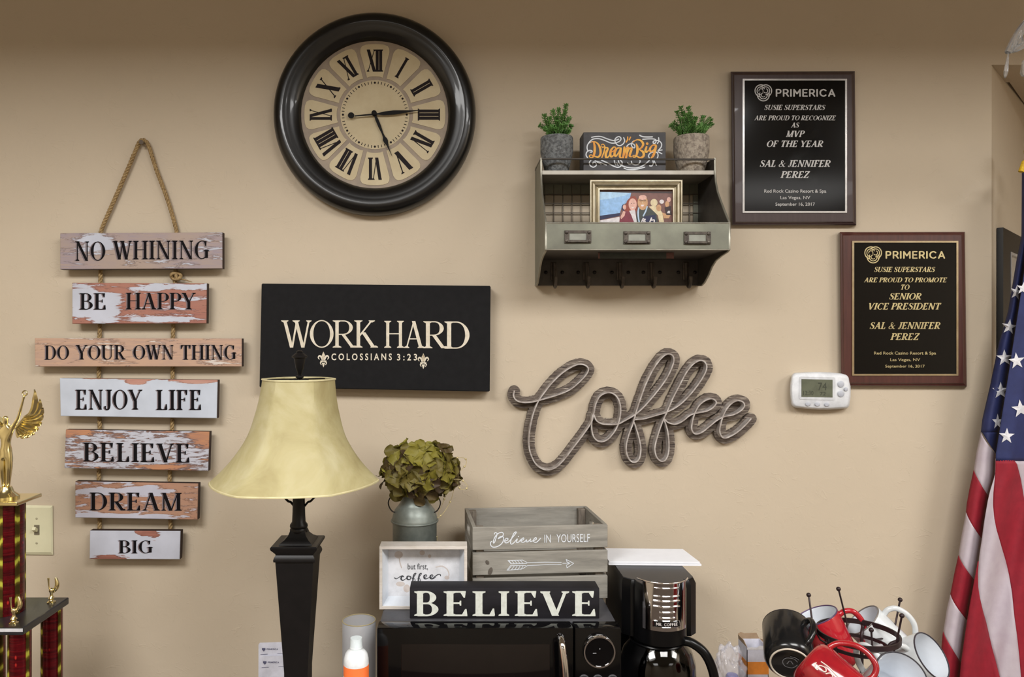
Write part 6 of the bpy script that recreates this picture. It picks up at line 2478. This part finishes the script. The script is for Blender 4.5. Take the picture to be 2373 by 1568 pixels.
mug('white mug with wide open mouth turned to the flag', (2159, 1519), 1.36, (.42, -.62, .52), (-.75, -.2, .45), WHG, INW, R=.042, rim=(58, 52, 60))
mug('white mug with dark rim lowest at the front of the rack', (2090, 1566), 1.26, (-.02, -.66, .62), (-.35, -.1, .95), WHG, INW, R=.0415, rim=(43, 38, 42))

# ================================================================== torn box, plastic bag
dX = 1.50
t = thing('cardboard_box', 'small open box with white and orange bands beside the black mug', 'box', P(1757, 1600, dX))
bm = BM()
a_, b_ = P(1731, 1500, dX), P(1781, 0, dX)
dz = .045
th_ = .0012
zB0 = ZK
for (p, q_, r_, s_) in ((a_.x, a_.y, b_.x, a_.y + th_), (a_.x, a_.y + dz, b_.x, a_.y + dz + th_), (a_.x, a_.y, a_.x + th_, a_.y + dz), (b_.x - th_, a_.y, b_.x, a_.y + dz)):
    box(bm, (p, q_, zB0), (r_, s_, a_.z))
box(bm, (a_.x, a_.y, zB0), (b_.x, a_.y + dz, zB0 + .002))
bx_ = obj('carton', bm, mat('carton_white', (220, 220, 232), .6), t)
bm = BM()
zo0, zo1 = P(0, 1533, dX).z, P(0, 1562, dX).z
box(bm, (a_.x - .0003, a_.y - .0004, zo1), (b_.x + .0003, a_.y + .001, zo0))
box(bm, (a_.x - .0004, a_.y - .0004, zo1), (a_.x + .001, a_.y + dz, zo0))
obj('orange_band', bm, mat('carton_orange', (246, 152, 62), .5), bx_)
bm = BM()
box(bm, (a_.x - .0003, a_.y - .0004, zo1 - .05), (b_.x + .0003, a_.y + .001, zo1 - .006))
obj('orange_band', bm, mat('carton_orange', (246, 152, 62), .5), bx_)
bm = BM()
yk = a_.y + dz
prism(bm, [(a_.x, yk, a_.z), (a_.x - .001, yk, P(0, 1468, dX + dz).z), (a_.x + .005, yk, P(0, 1464, dX + dz).z), (a_.x + .012, yk, P(0, 1467, dX + dz).z), (b_.x - .006, yk, P(0, 1466, dX + dz).z), (b_.x, yk, a_.z)], (0, .001, 0))
CB = mat('kraft_card', (168, 144, 118), .8, c2=(154, 130, 104))
obj('flap', bm, CB, bx_)
bm = BM()
prism(bm, [(a_.x, yk, a_.z), (a_.x, yk - dz, a_.z), (a_.x - .002, yk - dz * .7, a_.z + .010), (a_.x - .001, yk, P(0, 1470, dX + dz).z)], (.001, 0, 0))
obj('flap', bm, CB, bx_)
bm = BM()
prism(bm, [(b_.x, yk, a_.z), (b_.x, yk - dz, a_.z), (b_.x + .004, yk - dz * .6, a_.z + .008)], (.001, 0, 0))
obj('flap', bm, CB, bx_)
bm = BM()
rr_ = random.Random(4)
top_ = [(a_.x + (b_.x - a_.x) * i / 10, a_.y - .0006, a_.z + rr_.uniform(-.001, .0045)) for i in range(11)]
prism(bm, [(a_.x, a_.y - .0006, a_.z - .004)] + top_ + [(b_.x, a_.y - .0006, a_.z - .004)], (0, .0006, 0))
obj('torn_edge', bm, mat('torn_paper', (232, 230, 232), .8), bx_)

bc = P(1690, 1560, 1.47)
bm = BM()
bmesh.ops.create_icosphere(bm, subdivisions=5, radius=1)
for v in bm.verts:
    p = v.co.copy()
    from mathutils import noise as MN
    n1 = MN.noise(p * 2.2 + V((3, 1, 2)))
    n2 = abs(MN.noise(p * 5.0 + V((1, 7, 2))))
    s_ = 1 + .35 * n1 - .28 * n2
    v.co = V((p.x * .030 * s_, p.y * .026 * s_, (p.z * (.058 if p.z > 0 else .09)) * s_))
zmin = min(v.co.z for v in bm.verts)
for v in bm.verts:
    v.co += V((bc.x, bc.y, bc.z))
    if v.co.z < ZK + .0004:
        v.co.z = ZK + .0004
n_ = NT('clear_film')
n_.b.inputs['Base Color'].default_value = lin((226, 226, 236))
n_.b.inputs['Roughness'].default_value = .12
n_.b.inputs['Alpha'].default_value = .32
n_.b.inputs['Specular IOR Level'].default_value = .9
o = obj('plastic_bag', bm, n_.m, None, 80, loc=(bc.x, bc.y, ZK))
tag(o, 'crumpled clear plastic bag between coffee maker and small carton', 'bag')
o = None
bm = BM()
bb = P(1697, 1562, 1.465)
lathe(bm, [(.012, 0), (.0125, .004), (.0125, bb.z - ZK - .004), (.010, bb.z - ZK), (0, bb.z - ZK + .001)], (bb.x, bb.y, ZK), n=20)
o = obj('blue_cap_tub', bm, mat('blue_plastic', (74, 78, 190), .35), None, 40, loc=(bb.x, bb.y, ZK))
tag(o, 'small blue-capped tub seen through the clear plastic bag', 'tub')

# ================================================================== American flag on its pole
dF0 = 1.56
polx, poly_ = P(2402, 0, 1.685).x, -CAM_D + 1.685
t = thing('flag', 'draped red, white and blue stars and stripes flag at the right edge', 'flag', (polx, poly_, 0))


def interp(tab, y):
    if y <= tab[0][1]:
        return tab[0][0]
    for (xa, ya), (xb, yb7) in zip(tab, tab[1:]):
        if y <= yb7:
            return xa + (xb - xa) * (y - ya) / (yb7 - ya)
    return tab[-1][0]


# outline of the left fold, its right border (where the front fold overlaps it)
LE = [(2368, 398), (2367, 548), (2356, 600), (2346, 660), (2336, 720), (2322, 770), (2314.5, 793), (2303, 850), (2293.5, 897), (2284, 937), (2276, 973), (2273, 1001), (2262, 1050), (2257, 1085), (2247, 1130), (2240, 1168), (2238, 1190), (2228, 1240), (2221, 1285), (2211, 1330), (2203, 1372), (2194, 1410), (2188, 1449),
      (2184, 1471), (2180, 1520), (2178, 1568), (2172, 1700), (2168, 1900)]
RE = [(2400, 398), (2378, 600), (2360, 720), (2340, 850), (2324, 950), (2308, 1051), (2306, 1100), (2296, 1130), (2289, 1160), (2282, 1200), (2274.6, 1247), (2266, 1300), (2258, 1343), (2249, 1390), (2241, 1437), (2234, 1485), (2227, 1535), (2224, 1568), (2216, 1700), (2206, 1900)]
RR = [(2440, 398), (2470, 600), (2490, 900), (2505, 1200), (2515, 1568), (2520, 1900)]


def fdepth(x, y):
    e = interp(RE, y)
    l = interp(LE, y)
    if x < e:
        q_ = (x - l) / max(1, (e - l))
        return 1.685 - .018 * sin(pi * q_) * 1.0
    q_ = (x - e)
    return 1.657 - .010 * sin(min(pi, q_ / 28.0 * pi * .5)) - .012 * sin(q_ / 32.0 + y / 700.0 + .6) - .006 * sin(q_ / 13.0 + y / 240.0)


def cloth(name, m, yl, left, right, step=9, cols=10, parent=None, lift=0.0, side=None):
    """left/right: functions y -> x ; rows over yl"""
    bm = BM()
    y, rows = yl[0], []
    ys = []
    n = max(2, int((yl[1] - yl[0]) / step))
    for i in range(n + 1):
        ys.append(yl[0] + (yl[1] - yl[0]) * i / n)
    for y in ys:
        a_, b_ = left(y), right(y)
        if b_ < a_:
            b_ = a_ + .01
        row = []
        for j in range(cols + 1):
            x = a_ + (b_ - a_) * j / cols
            xx = x
            if side == 'L':
                xx = min(x, interp(RE, y) - .05)
            if side == 'R':
                xx = max(x, interp(RE, y) + .05)
            row.append(bm.verts.new(P(x, y, fdepth(xx, y) - lift)))
        rows.append(row)
    for A, B in zip(rows, rows[1:]):
        for j in range(cols):
            bm.faces.new((A[j], B[j], B[j + 1], A[j + 1]))
    o = obj(name, bm, m, parent or t, 80, recalc=False)
    md = o.modifiers.new('thick', 'SOLIDIFY')
    md.thickness = .0006
    return o


FR = mat('flag_red', (146, 24, 42), .75, c2=(134, 20, 38), sc=60, bump=.15, bs=1500, bd=.0003)
FWH = mat('flag_white', (190, 180, 188), .7, c2=(182, 170, 180), bump=.15, bs=1500, bd=.0003)
FB = mat('flag_blue', (40, 48, 96), .7, c2=(34, 41, 84), bump=.15, bs=1500, bd=.0003)
STW = mat('star_white', (226, 226, 232), .6)
le, re_, rr = (lambda y: interp(LE, y)), (lambda y: interp(RE, y)), (lambda y: interp(RR, y))
# canton: left fold ends on a diagonal, front fold at y=1068
cloth('canton', FB, (398, 1001), le, re_, side='L')
diag = lambda y: 2275 + (2308 - 2275) * (y - 1001) / 50.0
cloth('canton', FB, (1001, 1051), diag, re_, step=5, cols=6, side='L')
cb = cloth('canton', FB, (398, 1068), re_, rr, cols=36, side='R')


def lfold(name, m, ytl, ybl, top, bot):
    """patch of the left fold between two diagonal seams: top/bot = ((xL,yL),(xR,yR))"""
    bm = BM()
    NR, NC = 14, 8
    rows = []
    for i in range(NR + 1):
        q_ = i / NR
        row = []
        for j in range(NC + 1):
            s_ = j / NC
            yt = top[0] + (top[1] - top[0]) * s_ ** .85
            yb8 = bot[0] + (bot[1] - bot[0]) * s_ ** .85
            y = yt + (yb8 - yt) * q_
            x = le(y) + (re_(y) - le(y)) * s_
            row.append(bm.verts.new(P(x, y, fdepth(min(x, re_(y) - .05), y))))
        rows.append(row)
    for A, B in zip(rows, rows[1:]):
        for j in range(NC):
            bm.faces.new((A[j], B[j], B[j + 1], A[j + 1]))
    o = obj(name, bm, m, t, 80, recalc=False)
    md = o.modifiers.new('thick', 'SOLIDIFY')
    md.thickness = .0006


seams = [(1001, 1051), (1088, 1150), (1186, 1247), (1285, 1343), (1376, 1437), (1462, 1535), (1560, 1640), (1650, 1735), (1745, 1830), (1840, 1899)]
for i in range(len(seams) - 1):
    lfold('white_stripe' if i % 2 == 0 else 'red_stripe', FWH if i % 2 == 0 else FR, 0, 0, seams[i], seams[i + 1])
WL = [(2306, 1051), (2303, 1110), (2295, 1135), (2287, 1168), (2281, 1205), (2276, 1244), (2269, 1290), (2266, 1330), (2267, 1360), (2271, 1385), (2278, 1415), (2286, 1443), (2299, 1500), (2317, 1568), (2345, 1700), (2370, 1900)]
WR = [(2307.5, 1060), (2306, 1100), (2302, 1140), (2301, 1168), (2304, 1200), (2309, 1225), (2322, 1270), (2331, 1300), (2338, 1330), (2345, 1372), (2350, 1423), (2357, 1474), (2362, 1520), (2366, 1568), (2385, 1700), (2400, 1900)]
R2 = [(2352, 1068), (2357, 1075), (2366, 1110), (2372, 1147), (2385, 1220), (2398, 1350), (2408, 1480), (2415, 1568), (2430, 1900)]
R3 = [(2400, 1068), (2410, 1150), (2430, 1350), (2445, 1568), (2460, 1900)]
f_ = lambda tab: (lambda y: interp(tab, y))
cloth('red_stripe', FR, (1300, 1900), re_, lambda y: max(re_(y), interp(WL, y)), cols=8, side='R')
cloth('white_stripe', FWH, (1062, 1900), lambda y: max(interp(WL, y), re_(y) if y < 1300 else 0), f_(WR), cols=10, side='R')
cloth('red_stripe', FR, (1066, 1900), f_(WR), f_(R2), cols=14, side='R')
cloth('white_stripe', FWH, (1068, 1900), f_(R2), f_(R3), cols=8, side='R')
cloth('red_stripe', FR, (1068, 1900), f_(R3), rr, cols=12, side='R')
for i, (sx, sy, sr, rot, clip) in enumerate(((2355, 677, 19, 12, .75), (2338.5, 757, 18.5, 8, 1), (2328, 829, 20, -2, 1), (2356, 836, 20, -6, 1), (2319, 905, 20.5, 0, 1), (2365, 947, 22, -6, 1), (2312, 977, 19, 0, .72), (2333, 1010, 19, 2, 1), (2371, 668, 16, 8, 1), (2420, 720, 18, 0, 1), (2400, 860, 19, 5, 1), (2440, 930, 19, 0, 1), (2410, 1010, 19, 4, 1))):
    bm = BM()
    pts = []
    for k_ in range(10):
        a_ = radians(rot + k_ * 36)
        r_ = sr if k_ % 2 == 0 else sr * .40
        pts.append((sx + r_ * sin(a_) * clip, sy - r_ * cos(a_)))
    sd = 'R' if sx > interp(RE, sy) - 6 else 'L'
    dd_ = lambda x, y: (fdepth(max(x, interp(RE, y) + .05), y) if sd == 'R' else min(fdepth(min(x, interp(RE, y) - .05), y), 1.675)) - .0016
    c = bm.verts.new(P(sx, sy, dd_(sx, sy) - .0012))
    vv = [bm.verts.new(P(x, y, dd_(x, y))) for x, y in pts]
    for k_ in range(10):
        bm.faces.new((c, vv[k_], vv[(k_ + 1) % 10]))
    obj('star', bm, STW, t, recalc=False)
bm = BM()
cyl(bm, (polx, poly_, .03), (polx, poly_, CZ + .36), .0125, n=20)
obj('pole', bm, mat('pole_brass', (196, 160, 84), .3, .8), t, 40)
bm = BM()
lathe(bm, [(.0125, 0), (.018, .006), (.018, .012), (.010, .02), (.008, .03), (.02, .045), (.024, .06), (.018, .078), (0, .085)], (polx, poly_, CZ + .36), n=20)
obj('pole_finial', bm, GOLD, t, 50)
bm = BM()
lathe(bm, [(.15, 0), (.15, .012), (.08, .03), (.03, .045), (.018, .08), (.018, .14)], (polx, poly_, 0), n=36)
obj('pole_base', bm, GOLD, t, 50)
bm = BM()
TS = mat('tassel_gold', (232, 196, 40), .6, c2=(196, 150, 24), sc=200)
q_ = [tuple(P(x, y, 1.64)) for x, y in catmull([(2396, 350), (2382, 362), (2373, 378), (2367, 396)], 5)]
tube(bm, q_, [.003] * 8 + [.0035] * (len(q_) - 8), 8)
tube(bm, [tuple(P(2373, 374, 1.635)), tuple(P(2366, 398, 1.635))], [.004, .0055], 8)
obj('cord', bm, TS, t, 60)

# ================================================================== crystal pendant at the top right
n_ = NT('crystal')
n_.b.inputs['Base Color'].default_value = lin((235, 235, 235))
n_.b.inputs['Roughness'].default_value = .08
n_.b.inputs['Transmission Weight'].default_value = .9
n_.b.inputs['IOR'].default_value = 1.5
CRY_ = n_.m
dC = 1.30
cc_ = P(2440, 40, dC)
t = thing('crystal_pendant', 'clear crystal drops of a hanging pendant at the top right corner', 'pendant lamp', (cc_.x, cc_.y, cc_.z))
bm = BM()
cyl(bm, (cc_.x, cc_.y, cc_.z), (cc_.x, cc_.y, zc), .003, n=10)
lathe(bm, [(.045, zc - .02), (.045, zc)], (cc_.x, cc_.y, 0), n=24)
obj('rod', bm, mat('brushed_nickel', (170, 166, 160), .3, .9), t, 40)
bm = BM()
lathe(bm, [(.006, -.03), (.016, -.02), (.016, 0), (.006, .012)], cc_, n=20)
obj('hub', bm, mat('brushed_nickel', (170, 166, 160)), t, 40)


def arm(pts, rs):
    bm = BM()
    q_ = [tuple(P(x, y, dC)) for x, y in catmull(pts, 5)]
    n = len(q_)
    tube(bm, q_, [rs[0] + (rs[1] - rs[0]) * i / (n - 1) for i in range(n)], 6)
    return obj('glass_arm', bm, CRY_, t)


arm([(2438, 46), (2405, 38), (2378, 56), (2356, 86), (2341, 112), (2335, 122)], (.010, .005))
arm([(2438, 60), (2410, 66), (2385, 92), (2360, 112), (2345, 118)], (.010, .004))
arm([(2442, 60), (2430, 90), (2404, 120), (2385, 145)], (.008, .005))


def drop(x0_, y0_, x1_, y1_, r_):
    bm = BM()
    a3, b3 = P(x0_, y0_, dC), P(x1_, y1_, dC)
    L_ = (b3 - a3).length
    lathe(bm, [(.0008, 0), (r_ * .5, L_ * .2), (r_, L_ * .75), (r_ * .7, L_ * .93), (0.0003, L_)], a3, b3 - a3, 6)
    obj('crystal_drop', bm, CRY_, t)


drop(2337, 120, 2329, 181, .0034)
drop(2352, 92, 2349, 118, .005)
drop(2366, 72, 2362, 108, .006)
drop(2371, 140, 2374, 178, .006)
drop(2392, 130, 2392, 186, .006)
drop(2420, 110, 2420, 180, .006)
